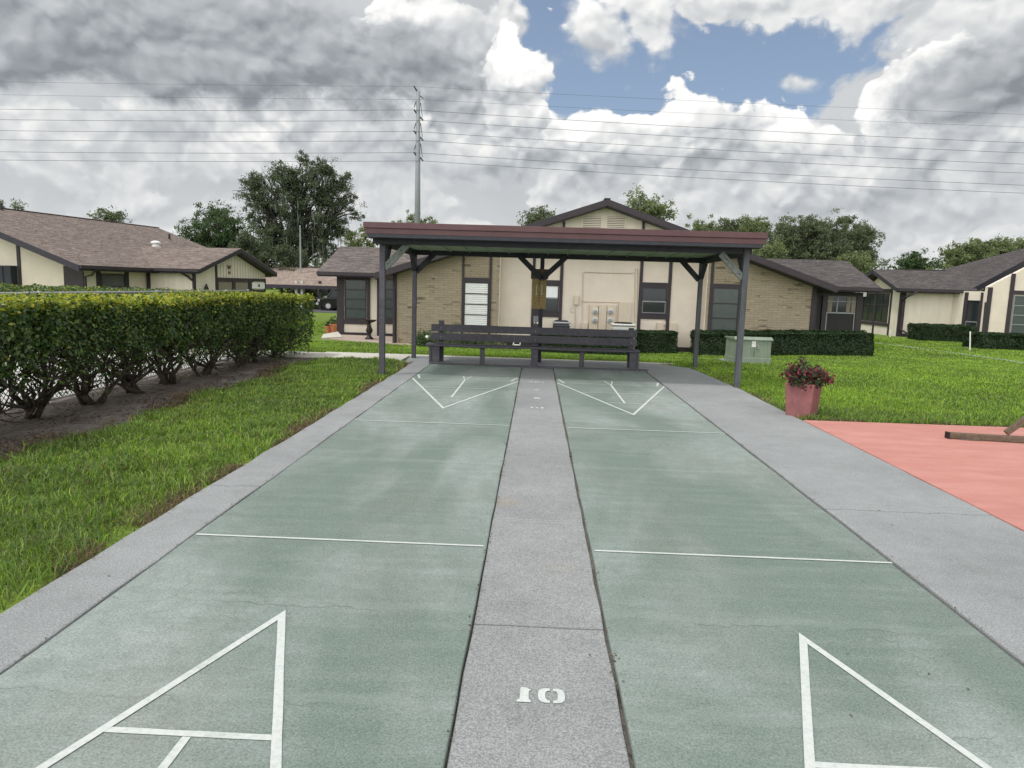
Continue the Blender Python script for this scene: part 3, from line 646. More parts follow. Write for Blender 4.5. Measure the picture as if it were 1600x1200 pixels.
def central_house():
    cx=2.02; yr=22.5; r=thing('gabled_house','cream and tan brick single storey house with a dark brown front gable behind the shelter','house',(cx,23.5,-.45))
    hw=7.2; Yb=23.1; Yc=23.6; Yg=22.93; zg=-.55
    xL,xR=cx-hw,cx+hw; zr=EAVE+hw*S4
    def rk(x,dz=0): return EAVE+(hw-abs(x-cx))*S4+dz
    D=yr+15
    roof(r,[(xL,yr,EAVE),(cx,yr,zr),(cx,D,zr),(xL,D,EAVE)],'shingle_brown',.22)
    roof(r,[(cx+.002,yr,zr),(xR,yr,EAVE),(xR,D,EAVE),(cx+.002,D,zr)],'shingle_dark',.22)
    # barge boards, a second darker step below
    for s in(-1,1):
        a=(cx,yr+.03,zr-.15);b=(cx+s*hw*.995,yr+.03,EAVE-.15)
        m=MB().prism([(cx,yr-.02,zr-.005),(cx+s*hw,yr-.02,EAVE-.005),(cx+s*hw,yr-.02,EAVE-.2),(cx,yr-.02,zr-.2)],(0,.018,0)); m.build('barge_board','trim_brown',r)
    # wings
    ye=25.6; yw=28.7; zw=EAVE+(yw-ye)*S4
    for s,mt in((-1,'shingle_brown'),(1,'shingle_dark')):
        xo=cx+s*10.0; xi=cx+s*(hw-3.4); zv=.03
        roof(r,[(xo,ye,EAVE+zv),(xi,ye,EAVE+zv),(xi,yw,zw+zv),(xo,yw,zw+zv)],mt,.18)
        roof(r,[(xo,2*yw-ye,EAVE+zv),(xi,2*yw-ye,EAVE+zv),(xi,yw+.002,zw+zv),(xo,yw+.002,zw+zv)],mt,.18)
        MB().box(xo,cx+s*(hw-.2),ye-.09,ye-.001,EAVE-.10,EAVE+.015).build('gutter','trim_brown',r)
        MB().box(xi-.4 if s<0 else xi,xi if s<0 else xi+.4,yw-.06,yw+.06,zw+.04,zw+.05)
        y0=ye+.95 if s<0 else ye+1.8; zz=EAVE-.2+(y0-ye-.5)*S4
        g=MB().prism([(xo-s*.5,y0,zz),(xo-s*.5,yw,zw-.2),(xo-s*.5,2*yw-ye-.5,EAVE-.2),(xo-s*.5,2*yw-ye-.5,zg),(xo-s*.5,y0,zg)],(-s*.15,0,0)); g.build('gable_wall','cream_stucco',r)
    # brick walls (up to the soffit), cream centre
    bl=atY(620,490,Yb).x; br=atY(1267,480,Yb).x; cl=atY(779,480,Yb).x; crr=atY(1103.5,480,Yb).x
    for a,b in((bl,cl),(crr,br)):
        pts=[(a,Yb,zg),(b,Yb,zg),(b,Yb,rk(b,-.215)),(a,Yb,rk(a,-.215))]
        MB().prism(pts,(0,.30,0)).build('brick_wall','tan_brick',r)
    MB().prism([(cl,Yc,zg+.12),(crr,Yc,zg+.12),(crr,Yc,rk(crr,-.22)),(cx,Yc,zr-.22),(cl,Yc,rk(cl,-.22))],(0,.2,0)).build('wall','cream_stucco',r)
    xs_=[x for x in np.linspace(cx-3.6,cx+3.6,3)]
    MB().prism([(cx-3.6,Yg,rk(cx-3.6,-.215)),(cx+3.6,Yg,rk(cx+3.6,-.215)),(cx,Yg,zr-.22)],(0,.05,0)).build('gable_panel','cream_siding',r)
    MB().box(cl+.002,crr-.12,Yc-.03,Yc-.002,zg,zg+.25).build('base_board','trim_brown',r)
    # cream returns between the brick and the recessed wall
    MB().box(crr-.03,crr-.002,Yb+.02,Yc-.002,zg,rk(crr,-.24)).build('return_wall','cream_stucco',r)
    MB().box(cl+.002,cl+.03,Yb+.02,Yc-.002,zg,rk(cl,-.24)).build('return_wall','cream_stucco',r)
    MB().box(bl-.13,bl-.002,Yb-.03,Yb+.22,zg,rk(bl,-.22)).build('corner_board','trim_brown',r)
    MB().box(br+.002,br+.14,Yb-.03,Yb+.22,zg,rk(br,-.22)).build('corner_board','trim_brown',r)
    # sides / back fill so nothing shows through
    MB().box(cx-6.4,cx+6.4,Yc+.6,D-.6,zg,EAVE-.25).build('wall','cream_stucco',r)
    QB=lambda x,o,z:(x,Yb-o,z); QC=lambda x,o,z:(x,Yc-o,z)
    def X(u,v,Y): return atY(u,v,Y).x
    def Z(u,v,Y): return atY(u,v,Y).z
    def vbar(x0,x1,z0,z1,Q,o=.045,name='trim_board'): MB().box(x0,x1,.001,o,z0,z1,Q).build(name,'trim_brown',r)
    # brick windows
    for (ul,ur,ugl,ugr,vt,vgt,vb,sty) in((721.5,767.5,726.5,762,434,442.5,508,'blind'),(1108,1158,1114,1153,443.7,451,520,'jalousie')):
        um=(ul+ur)/2; xa=X(ul,470,Yb); xb=X(ur,470,Yb); ga=X(ugl,470,Yb); gb=X(ugr,470,Yb)
        zt_=Z(um,vt,Yb); zgt=Z(um,vgt,Yb); zb=Z(um,vb,Yb)
        vbar(xa,ga-.036,zg+.1,rk(xa,-.225),QB); vbar(gb+.036,xb,zg+.1,rk(xb,-.225),QB); vbar(ga-.034,gb+.034,zgt+.036,zt_,QB)
        vbar(ga-.034,gb+.034,zb-.15,zb-.036,QB)
        window(r,QB,ga,gb,zb,zgt,sty,rows=4 if sty=='blind' else 3)
        so=MB(); n=9
        for i in range(n):
            a=ga+(gb-ga)*i/n; so.box(a+.006,a+(gb-ga)/n-.006,.0,.018,zt_+.03,zt_+.25,QB)
        so.build('soldier_course','tan_brick',r)
    # centre windows
    def cwin(ul0,ul1,ur0,ur1,vh0,vh1,gl,gr,vg0,vg1,vs0,vs1,sty):
        um=(ul0+ur1)/2; xa=X(ul0,460,Yc);xa2=X(ul1,460,Yc);xb=X(ur0,460,Yc);xb2=X(ur1,460,Yc)
        vbar(xa,xa2,zg+.14,rk(xa,-.23),QC);vbar(xb,xb2,zg+.14,rk(xb,-.23),QC)
        zh1=Z(um,vh0,Yc);zh0=Z(um,vh1,Yc);vbar(xa2+.002,xb-.002,zh0,zh1,QC,.04)
        zs1=Z(um,vs0,Yc);zs0=Z(um,vs1,Yc);vbar(xa2+.002,xb-.002,zs0,zs1,QC,.04)
        window(r,QC,X(gl,460,Yc)+.03,X(gr,460,Yc)-.03,zs1+.037,zh0-.037,sty)
    cwin(831,835.5,874,879,437.5,445,836,873,446,485,487,495,'halfblind')
    cwin(998,1002.8,1043,1048,441.5,449,1002.8,1042,450,490,491,498.5,'sash')
    # gable trim and louvre vents
    QG_=lambda x,o,z:(x,Yg-o,z)
    for u in(881,1005):
        xa=X(u-1.5,350,Yg); vbar(xa,xa+.075,rk(cx-3.6,-.20),rk(xa,-.225),QG_)
    for u0,u1 in((911,939),(948.5,976)):
        xa=X(u0,350,Yg);xb=X(u1,350,Yg);z0=Z((u0+u1)/2,358,Yg);z1=Z((u0+u1)/2,338.5,Yg)
        v=MB().box(xa,xb,.001,.012,z0,z1,QG_).build('louvre_vent','trim_brown',r)
        s=MB(); n=7
        for i in range(n):
            z=z0+(z1-z0)*(i+.5)/n; s.box(xa,xb,.0125,.03,z-.017,z+.019,QG_)
        s.box(xa-.04,xa-.001,.001,.035,z0-.03,z1+.03,QG_);s.box(xb+.001,xb+.04,.001,.035,z0-.03,z1+.03,QG_); s.build('slat','cream_siding',v)
    # horizontal joint in the cream cladding
    zj=Z(920,433.5,Yc); MB().box(cl+.03,X(830,430,Yc),.0005,.006,zj-.008,zj+.008,QC).build('joint_strip','cream_siding',r); MB().box(X(880,430,Yc),X(996,430,Yc),.0005,.006,zj-.008,zj+.008,QC).build('joint_strip','cream_siding',r); MB().box(X(1049,430,Yc),crr-.04,.0005,.006,zj-.008,zj+.008,QC).build('joint_strip','cream_siding',r)
    # electric meters and conduits
    mp=MB().box(X(920,500,Yc),X(961,500,Yc),.001,.12,Z(940,515,Yc)-.3,Z(940,476,Yc),QC).build('meter_cabinet','meter_cream',r,bevel=.01)
    sm=MB()
    for u in(934.5,947.5): sm.box(X(u-.4,490,Yc),X(u+.4,490,Yc),.1205,.1225,Z(940,520,Yc),Z(940,478,Yc),QC)
    sm.build('seam','trim_brown',mp)
    for u,v in((929.5,486.5),(953,486.5),(929,500),(952.5,500)):
        c=atY(u,v,Yc); m=MB(); m.lathe((0,0,0),[(.10,0),(.10,.03),(.08,.035),(.08,.09),(.055,.105)],18); m.v=[(c.x+a,Yc-.12-q,c.z+b) for a,b,q in m.v]
        mm=m.build('meter','ac_pale',mp,smooth=False)
        m=MB(); m.lathe((0,0,0),[(.055,0),(.055,.01),(.02,.014)],14); m.v=[(c.x+a,Yc-.226-q,c.z+b) for a,b,q in m.v]; m.build('dial','galv',mm)
    MB().box(X(966,490,Yc),X(986,490,Yc),.001,.06,Z(976,520,Yc),Z(976,472,Yc),QC).build('meter_cabinet','meter_cream',r,bevel=.008)
    def cond(pts,rad,name='conduit'): MB().tube([(atY(a,b,Yc).x,Yc-.03,atY(a,b,Yc).z) for a,b in pts],rad,6).build(name,'meter_cream',r)
    cond([(910,516),(910,471),(911,427),(913,425),(940,426),(985,427),(990,426)],.012); cond([(911,471),(985,473)],.012); cond([(899,515),(899,478)],.014); cond([(993,516),(993.5,470),(994.3,420)],.045); cond([(895,478),(891,483),(892,488),(896,487)],.008)
    for u0,u1,v0,v1 in((897,904,462,476),(908,918,504,517),(1026,1036,504,516),(1045,1057,505,517)):
        MB().box(X(u0,(v0+v1)/2,Yc),X(u1,(v0+v1)/2,Yc),.001,.1,Z((u0+u1)/2,v1,Yc),Z((u0+u1)/2,v0,Yc),QC).build('utility_box','meter_cream',r,bevel=.01)
    cond([(1036,508),(1045,508)],.01)
    # left wing front wall with window, cream strip, second window
    Yw=26.25; QW=lambda x,o,z:(x,Yw-o,z)
    xa=atY(527,480,Yw).x; xb=bl-.05; zf=-.45
    MB().box(xa,xb,Yw,Yw+.2,zf-.1,EAVE-.02).build('wall','cream_siding',r)
    def P(u): return atY(u,480,Yw).x
    zb0=atY(557,522,Yw).z; 
    for u0,u1 in((527,537.5),(574,578.5),(589.5,600)): MB().box(P(u0),P(u1),.001,.06,zb0-.05,EAVE-.05,QW).build('trim_board','trim_brown',r)
    for (u0,u1) in((538.5,573),(601,617)):
        z0=atY((u0+u1)/2,497,Yw).z; z1=atY((u0+u1)/2,438,Yw).z
        MB().box(P(u0)-.03,P(u1)+.03,.001,.05,z1+.04,EAVE-.05,QW).build('trim_board','trim_brown',r)
        MB().box(P(u0)-.03,P(u1)+.03,.001,.05,z0-.22,z0-.04,QW).build('trim_board','trim_brown',r)
        MB().box(P(u0)-.03,P(u1)+.03,.001,.05,zb0-.06,zb0+.06,QW).build('trim_board','trim_brown',r)
        window(r,QW,P(u0)+.04,P(u1)-.04,z0,z1,'jalousie',rows=4)
    # downpipe on the brick corner
    MB().tube([(bl-.4,ye-.05,EAVE-.1),(bl-.3,25.2,1.45),(bl-.08,Yb-.06,1.3),(bl-.06,Yb-.06,zg+.15),(bl-.02,Yb-.3,zg+.05)],.045,8).build('downpipe','trim_brown',r)
    # right wing: screened porch
    xa=br+.14; xb=atY(1346,480,Yw).x; Pz=lambda u,v:atY(u,v,Yw)
    MB().box(xa,xb,Yw+.9,Yw+1.1,zf,EAVE-.02).build('wall','dark_siding',r)
    MB().box(xa,xb,Yw-.05,Yw+.9,EAVE-.3,EAVE-.16).build('header_beam','trim_brown',r)
    for u0,u1 in((1270,1276),(1284,1291),(1337,1346)): MB().box(Pz(u0,480).x,Pz(u1,480).x,Yw-.06,Yw+.06,zf-.1,EAVE-.301).build('porch_post','trim_brown',r)
    pan=MB().box(Pz(1291.5,480).x,Pz(1336.5,480).x,Yw-.01,Yw+.01,zf,Pz(1313,490).z).build('screen_panel','screen_dark',r)
    m=MB(); x0=Pz(1291.5,480).x;x1=Pz(1336.5,480).x;zt0=Pz(1313,490).z
    m.box(x0,x1,Yw-.03,Yw+.03,zt0,zt0+.05); m.box(x0,x0+.035,Yw-.03,Yw-.011,zf,zt0-.002); m.box(x1-.035,x1,Yw-.03,Yw-.011,zf,zt0-.002); m.build('frame','galv',pan)
    up=MB().box(x0,x1,Yw+.0,Yw+.015,zt0+.051,EAVE-.302).build('screen_panel','dark_glass',r)
    m=MB(); xm=x0+(x1-x0)*.36; zm=Pz(1313,471).z; m.box(xm-.02,xm+.02,Yw-.02,Yw-.001,zt0+.052,EAVE-.31); m.box(x0,x1,Yw-.042,Yw-.021,zm-.015,zm+.015); m.build('frame','galv',up)
    m=MB()
    for u0,u1 in((1293,1299),(1322,1327),(1330,1336)):
        for k in range(3):
            a=Pz(u0,480).x+(Pz(u1,480).x-Pz(u0,480).x)*k/3; m.box(a,a+.06,Yw-.018+.006*(k%2),Yw-.002,zt0+.06,EAVE-.32)
    m.build('curtain','curtain',up)
    MB().box(Pz(1277,480).x,Pz(1283,480).x,Yw+.0,Yw+.02,zf,EAVE-.31).build('screen_door','screen_dark',r)
    m=MB(); lp=Pz(1280,452); m.lathe((lp.x,Yw-.12,lp.z),[(.03,-.09),(.06,-.06),(.06,.05),(.02,.08)],10); m.build('porch_lamp','grey_glass',r)
    # roof ridge cap and plumbing vent
    MB().box(cx-.09,cx+.09,yr+.02,D,zr+.001,zr+.03).build('ridge_cap','shingle_dark',r)
    return r
central_house()
def ac_unit(u0,u1,vt,mat,label,louv,Y):
    z0=zt(2,Y)-.02; a=atY(u0,vt,Y); b=atY(u1,vt,Y); w=b.x-a.x; x=(a.x+b.x)/2; h=a.z-z0
    r=thing('air_conditioner',label,'air conditioner',(x,Y+.35,z0))
    bo=MB().box(a.x+.03,b.x-.03,Y+.03,Y+.67,z0+.06,z0+h-.10).build('body',mat,r,bevel=.05)
    s=MB()
    n=9
    for i in range(n):
        z=z0+.12+(h-.3)*i/(n-1); s.box(a.x+.015,b.x-.015,Y+.015,Y+.685,z-.012,z+.012)
    s.build('louvre','black' if mat=='ac_dark' else 'ac_pale',bo,bevel=.003)
    MB().box(a.x,b.x,Y,Y+.7,z0+h-.099,z0+h-.035).build('top_cover','ac_pale' if mat=='ac_pale' else 'galv',r,bevel=.03)
    MB().lathe((x,Y+.35,z0+h-.035),[(w*.40,0),(w*.38,.025),(w*.1,.035)],24).build('fan_guard','black',r)
    m=MB()
    for k in range(5): m.tube([(x+w*.08*k*math.cos(t),Y+.35+w*.08*k*math.sin(t),z0+h-.003) for t in np.linspace(0,6.28,17)],.006,4)
    m.build('fan_grille','black',r)
    MB().box(x-.45,x+.45,Y-.1,Y+.8,z0-.05,z0+.055).build('pad','walk_concrete',r)
ac_unit(863.5,892,501,'ac_dark','dark square air conditioner with a grey top behind the bench','d',22.6)
ac_unit(957,995,504,'ac_pale','pale beige air conditioner behind the right end of the bench','p',22.2)
# ------------------------------------------------------------------ side houses
def frame_of(tx,ty,th,dz=0):
    c,s=math.cos(th),math.sin(th)
    return lambda u,v,z:Vector((tx+c*u-s*v,ty+s*u+c*v,z+dz))
def text_part(body,size,Mx,mat,parent,name='letter'):
    cu=bpy.data.curves.new('t','FONT'); cu.body=body; cu.size=size; cu.align_x='CENTER'; cu.align_y='CENTER'; cu.extrude=.005; cu.offset=size*.02
    o=bpy.data.objects.new('t',cu); COL.objects.link(o); bpy.context.view_layer.update()
    me=bpy.data.meshes.new_from_object(o.evaluated_get(bpy.context.evaluated_depsgraph_get())); bpy.data.objects.remove(o)
    me.transform(Mx); me.transform(Matrix.Translation(-parent.location)); me.materials.clear(); me.materials.append(MATS[mat])
    ob=bpy.data.objects.new(name,me); COL.objects.link(ob); ob.parent=parent; return ob
def left_house():
    L=frame_of(-24.46,27.93,-.183); hw=7.2; v1=3.94; wu=9.47; Wg=3.1; D=13.4; zg=-.6; zr=EAVE+hw*S4; zw=EAVE+Wg*S4
    r=thing('brown_roofed_house','cream house with a large tan brown shingle roof and a W on its gable','house',L(0,4,-.45))
    roof(r,[L(hw,0,EAVE),L(0,0,zr),L(0,D,zr),L(hw,D,EAVE)],'shingle_tan',.2)
    roof(r,[L(-hw,0,EAVE),L(-.003,0,zr),L(-.003,D,zr),L(-hw,D,EAVE)],'shingle_tan',.2)
    e=.025
    roof(r,[L(wu,v1,EAVE+e),L(hw-3.4,v1,EAVE+e),L(hw-3.4,v1+Wg,zw+e),L(wu,v1+Wg,zw+e)],'shingle_tan',.2)
    roof(r,[L(wu,v1+2*Wg,EAVE+e),L(hw-3.4,v1+2*Wg,EAVE+e),L(hw-3.4,v1+Wg+.003,zw+e),L(wu,v1+Wg+.003,zw+e)],'shingle_tan',.2)
    Lf=lambda x,y,z:L(x,y,z)
    MB().box(hw,hw+.1,-.02,v1-.1,EAVE-.12,EAVE+.01,Lf).build('gutter','trim_brown',r); MB().box(hw+.1,wu,v1-.1,v1-.002,EAVE-.1,EAVE+.03,Lf).build('gutter','trim_brown',r)
    MB().prism([L(hw+.02,-.04,EAVE),L(0,-.04,zr),L(0,-.04,zr-.24),L(hw+.02,-.04,EAVE-.24)],L(0,.035,0)-L(0,0,0)).build('barge_board','fascia_dark',r)
    ii=.65
    # main side wall, wing wall, gable wall, front wall
    MB().box(hw-ii-.2,hw-ii,.9,v1+.4,zg,EAVE-.05,Lf).build('wall','cream_siding',r)
    MB().box(hw-ii+.001,wu-.45,v1+.4,v1+.6,zg,EAVE-.05,Lf).build('wall','cream_siding',r)
    xg=wu-.45
    def gp(v): return EAVE+(Wg-abs(v-v1-Wg))*S4-.2
    va,vb=v1+.6,v1+2*Wg-.4
    MB().prism([L(xg,va,zg),L(xg,vb,zg),L(xg,vb,gp(vb)),L(xg,v1+Wg,gp(v1+Wg)),L(xg,va,gp(va))],L(-.2,0,0)-L(0,0,0)).build('gable_wall','cream_siding',r)
    def rk(u): return EAVE+(hw-abs(u))*S4-.22
    u0=-hw+.7;u1=hw-ii
    MB().prism([L(u0,.9,zg),L(u1-.002,.9,zg),L(u1-.002,.9,rk(u1)),L(0,.9,rk(0)),L(u0,.9,rk(u0))],L(0,.2,0)-L(0,0,0)).build('wall','cream_stucco',r)
    QF=lambda x,o,z:L(x,.9-o,z)
    def tb(Q,a,b,c,d,o=.04,mat='trim_brown',name='trim_board'): return MB().box(a,b,.001,o,c,d,Q).build(name,mat,r)
    tb(QF,u1-.9,u1-.0,zg,rk(u1)-.02,.05); tb(QF,u1-3.1,u1-2.95,zg,rk(u1-3.0)-.0); tb(QF,-3.,u1-3.15,zg,1.75,.3,'dark_siding','storage_wall')
    m=MB()
    for i in range(24): m.box(-3.+i*.26,-3.+i*.26+.05,.3005,.33,zg,1.7,QF)
    m.build('batten','dark_siding',r)
    # side wall window and trims
    QS=lambda x,o,z:L(hw-ii+o,x,z)
    window(r,QS,1.75,3.0,.55,EAVE-.32,'jalousie',rows=2)
    tb(QS,1.5,1.71,zg,EAVE-.06);tb(QS,3.05,3.25,zg,EAVE-.06)
    QW=lambda x,o,z:L(x,v1+.4-o,z)
    tb(QW,hw-ii+.02,hw-ii+.2,zg,EAVE-.06); tb(QW,xg-.16,xg+.0,zg,EAVE-.06)
    QG=lambda x,o,z:L(xg+o,x,z)
    # gable: lower wall cream board, upper siding with letter
    zh=1.40
    tb(QG,va+1.25,vb,zh,zh+.13,.05); tb(QG,va+1.13,va+1.25,zg,gp(va+1.19),.045); tb(QG,vb-.14,vb,zg,zh-.002,.045)
    m=MB()
    for i in range(20):
        v=va+1.3+i*.22
        if v<vb-.3: m.box(v,v+.012,.0008,.008,zh+.14,gp(v)-.03,QG)
    m.build('siding_joint','curtain',r)
    w=.0
    for a,b,cur in((va+1.3,va+2.35,1),(va+2.6,va+3.65,1)):
        g=window(r,QG,a,b,.25,zh-.05,'plain',glass='curtain')
    tb(QG,va+2.37,va+2.58,zg,zh-.003,.06)
    d=MB().box(va+4.15,vb-.2,.001,.03,zg,zh-.42,QG).build('door','screen_dark',r); tb(QG,va+3.72,va+4.1,zg,zh-.003,.05)
    sg=MB().box(va+3.95,vb-.16,.052,.075,zh-.36,zh-.06,QG).build('number_sign','sign_white',r)
    ax=L(xg,0,0)-L(xg-1,0,0); ex=L(0,1,0)-L(0,0,0)
    def TM(v,o,z):
        p=L(xg+o,v,z); return Matrix.Translation(p)@Matrix(((ex.x,0,ax.x,0),(ex.y,0,ax.y,0),(0,1,0,0),(0,0,0,1)))
    text_part('18',.2,TM((va+3.95+vb-.16)/2,.082,zh-.21),'black',r,'numeral')
    text_part('W',.30,TM(v1+Wg-.32,.012,zh+.60),'red_leaf',r); text_part('14',.22,TM(v1+Wg-.32,.012,zh+.36),'red_leaf',r,'numeral')
    # downpipes, roof vent
    MB().tube([L(hw+.05,.75,EAVE-.12),L(hw-.1,.7,EAVE-.35),L(hw-ii+.1,.85,EAVE-.42),L(hw-ii+.07,.85,zg)],.05,8).build('downpipe','trim_brown',r)
    MB().tube([L(wu-.9,v1-.05,EAVE-.12),L(wu-.7,v1+.2,EAVE-.3),L(xg-.1,v1+.35,EAVE-.5),L(xg-.06,v1+.35,zg)],.05,8).build('downpipe','trim_brown',r)
    vt=L(3.9,8.3,EAVE+(hw-3.9)*S4); m=MB(); m.lathe(vt,[(.22,-.05),(.22,.04),(.16,.05),(.16,.16)],14); m.lathe(vt+Vector((0,0,.17)),[(.24,0),(.24,.06),(.1,.13)],14); m.build('roof_vent','white_metal',r)
    for vv in(3.2,11.5):
        p=L(.3 if vv<5 else 2.2,vv,EAVE+(hw-(.3 if vv<5 else 2.2))*S4); MB().tube([p,p+Vector((0,0,.28))],.06,8).build('vent_pipe','trim_brown',r)
    MB().box(-.09,.09,.02,D,zr+.002,zr+.03,Lf).build('ridge_cap','shingle_tan',r)
    # lantern by the corner
    p=L(xg+.1,va+.35,.95); m=MB(); m.lathe(p,[(.03,-.35),(.09,-.3),(.1,.1),(.05,.2),(.02,.3)],8); m.build('wall_lantern','black',r)
    MB().box(-hw+1,hw-1.,1.2,D-.8,zg,EAVE-.25,Lf).build('wall','cream_siding',r)
left_house()
def right_house():
    T=lambda u,v,Y:atY(u,v,Y)
    r=thing('dark_roofed_house','cream house with a dark grey shingle roof at the right edge beyond the hedges','house',(24,37,-.3))
    zg=-.45
    Fa=T(1516,452,34.5);Fb=T(1600,407,35.2);Fb=Fa+(Fb-Fa)*1.9
    B0=T(1474,421,41.5); B1=T(1600,388,43.0); B1=B0+(B1-B0)*1.75
    C=T(1402,450,34.0); E2=T(1516,454,34.2); Rg=T(1363,421,36.6); Ri=T(1478,421.5,36.9)
    roof(r,[Fa,Fb,B1,B0],'shingle_dark',.2)
    roof(r,[C,E2+Vector((.4,0.1,.03)),Ri+Vector((.8,.3,.02)),Rg],'shingle_dark',.2)
    Rb=Vector((Rg.x,2*Rg.y-C.y,C.z)); Ib=Vector((Ri.x,2*Ri.y-E2.y,E2.z))
    roof(r,[Rg+Vector((0,.004,0)),Ri+Vector((0,.004,0)),Ib,Rb],'shingle_dark',.2)
    d=(Fb-Fa); MB().prism([Fa+Vector((0,-.05,0)),Fb+Vector((0,-.05,0)),Fb+Vector((0,-.05,-.28)),Fa+Vector((0,-.05,-.28))],(0,.04,0)).build('barge_board','fascia_dark',r)
    MB().bar(C+Vector((0,-.06,-.07)),E2+Vector((0,-.06,-.07)),.1,.13).build('gutter','trim_brown',r)
    Yw=34.6; QW=lambda x,o,z:(x,Yw-o,z)
    xc=T(1405,480,Yw).x; xi=T(1487,480,Yw).x
    MB().box(xc,xi,Yw,Yw+.2,zg,C.z-.1).build('wall','cream_siding',r)
    MB().box(xc+.05,xi-.002,.001,.03,zg,zg+.3,QW).build('base_board','trim_brown',r)
    # gable end facing left
    xg=xc
    va=Yw+.2; vb=2*Rg.y-va
    MB().prism([(xg,Yw+.2,zg),(xg,vb,zg),(xg,vb,C.z-.1),(xg,Rg.y,Rg.z-.2),(xg,Yw+.2,C.z-.1)],(.2,0,0)).build('gable_wall','cream_siding',r)
    QG=lambda x,o,z:(xg-o,x,z)
    MB().box(xc-.03,xc+.25,Yw-.04,Yw+.0-.001,zg,C.z-.12).build('corner_board','trim_brown',r)
    y0=Yw+.75
    MB().box(y0,y0+.12,.001,.04,zg,C.z+.1,QG).build('trim_board','trim_brown',r)
    window(r,QG,y0+.3,y0+1.5,.35,1.7,'grid',glass='dark_glass'); window(r,QG,y0+1.75,y0+2.95,.35,1.7,'grid',glass='dark_glass')
    for a in(y0+1.57,y0+3.05): MB().box(a,a+.12,.001,.05,zg,1.75,QG).build('trim_board','trim_brown',r)
    MB().box(y0+.13,y0+3.2,.001,.045,1.76,1.95,QG).build('trim_board','trim_brown',r); MB().box(y0+.13,y0+3.2,.001,.04,.12,.28,QG).build('trim_board','trim_brown',r)
    MB().box(y0+3.25,y0+3.9,.001,.03,zg,1.5,QG).build('door','screen_dark',r)
    MB().box(y0+2.6,y0+3.9,.06,.09,1.55,1.85,QG).build('number_sign','sign_white',r)
    text_part('8',.2,Matrix.Translation((xg-.10,y0+3.4,1.7))@Matrix(((0,0,-1,0),(-1,0,0,0),(0,1,0,0),(0,0,0,1))),'black',r,'numeral')
    # side wall turning forward then the front gable wall
    ex=T(1541,480,32.9).x
    a=Vector((xi,Yw,0)); b=Vector((ex,32.9,0)); dd=(b-a).normalized(); nn=Vector((dd.y,-dd.x,0))
    QS=lambda x,o,z:tuple(a+dd*x+nn*o+Vector((0,0,z)))
    Ls=(b-a).length
    MB().box(0,Ls,-.2,0,zg,C.z-.05,QS).build('wall','cream_siding',r)
    tt=lambda u:(u-1487)/(1541-1487)*Ls
    window(r,QS,tt(1513),tt(1531),-.3,C.z-.5,'sash',glass='dark_glass')
    MB().box(tt(1507),tt(1512),.001,.05,zg,C.z-.1,QS).build('trim_board','trim_brown',r);MB().box(tt(1532),tt(1535),.001,.05,zg,C.z-.1,QS).build('trim_board','trim_brown',r)
    c=b; e=Vector((T(1660,480,33.2).x,33.2,0)); d2=(e-c).normalized(); n2=Vector((d2.y,-d2.x,0)); QF=lambda x,o,z:tuple(c+d2*x+n2*o+Vector((0,0,z)))
    LF=(e-c).length; f2=lambda u:(u-1541)/(1660-1541)*LF
    def top(u): 
        k=(u-1516)/(1600-1516); return Fa.z+(T(1600,407,35.2).z-Fa.z)*k-.32
    MB().prism([QF(0,0,zg),QF(LF,0,zg),QF(LF,0,top(1655)),QF(0,0,top(1541))],-n2*.2).build('wall','cream_stucco',r)
    MB().box(-.02,f2(1547),.001,.05,zg,top(1541)-.02,QF).build('corner_board','trim_brown',r)
    MB().box(f2(1574),f2(1580),.001,.05,zg,top(1577),QF).build('trim_board','trim_brown',r)
    zh=T(1590,454,33).z; MB().box(f2(1580)+.002,f2(1660),.001,.045,zh-.18,zh,QF).build('trim_board','trim_brown',r)
    window(r,QF,f2(1583),f2(1625),T(1590,522,33).z,zh-.25,'jalousie',rows=4,frame='galv',glass='dark_glass')
    MB().tube([E2+Vector((-.2,-.1,-.15)),E2+Vector((.4,-.6,-.45)),(ex-.1,32.8,E2.z-.55),(ex-.06,32.8,zg)],.05,8).build('downpipe','trim_brown',r)
    MB().tube([C+Vector((.9,-.05,-.15)),C+Vector((.5,.1,-.4)),(xc+.12,Yw-.09,C.z-.6),(xc+.12,Yw-.09,zg+.5),(xc+.5,Yw-.5,zg+.2),(xc+1.6,Yw-1.,zg+.1)],.06,8).build('downpipe','trim_brown',r)
    MB().box(xc+.25,xi+4,Yw+.4,Yw+5,zg,C.z-.2).build('wall','cream_siding',r)
right_house()
# ------------------------------------------------------------------ carport, road, truck, far house
struct(MB().box(-60,-7.9,55.2,64,-.95,-.885).build('road','asphalt'))
def carport():
    r=thing('carport','long open carport with a pinkish tan shingle roof beyond the left house','carport',(-16,60,-.9))
    a=atY(418,444,59); b=atY(560,448,59); t0=atY(425,417,63.5); t1=atY(560,421,63.5)
    a.x-=4
    t0.x-=3.5
    roof(r,[a,b,t1,t0],'shingle_pink',.28)
    roof(r,[t0+Vector((0,.01,0)),t1+Vector((0,.01,0)),Vector((b.x,68,b.z)),Vector((a.x,68,a.z))],'shingle_pink',.28)
    MB().bar(a+Vector((0,-.05,-.15)),b+Vector((0,-.05,-.15)),.08,.3).build('fascia','fascia_dark',r)
    for u in(463,472,500):
        p=atY(u,450,59.5); MB().box(p.x-.1,p.x+.1,59.4,59.6,-.93,p.z+.6).build('post','ac_pale' if u<490 else 'trim_brown',r)
    for u in(440,478): 
        p=atY(u,450,67); MB().box(p.x-.1,p.x+.1,66.9,67.1,-.93,p.z+.5).build('post','trim_brown',r)
carport()
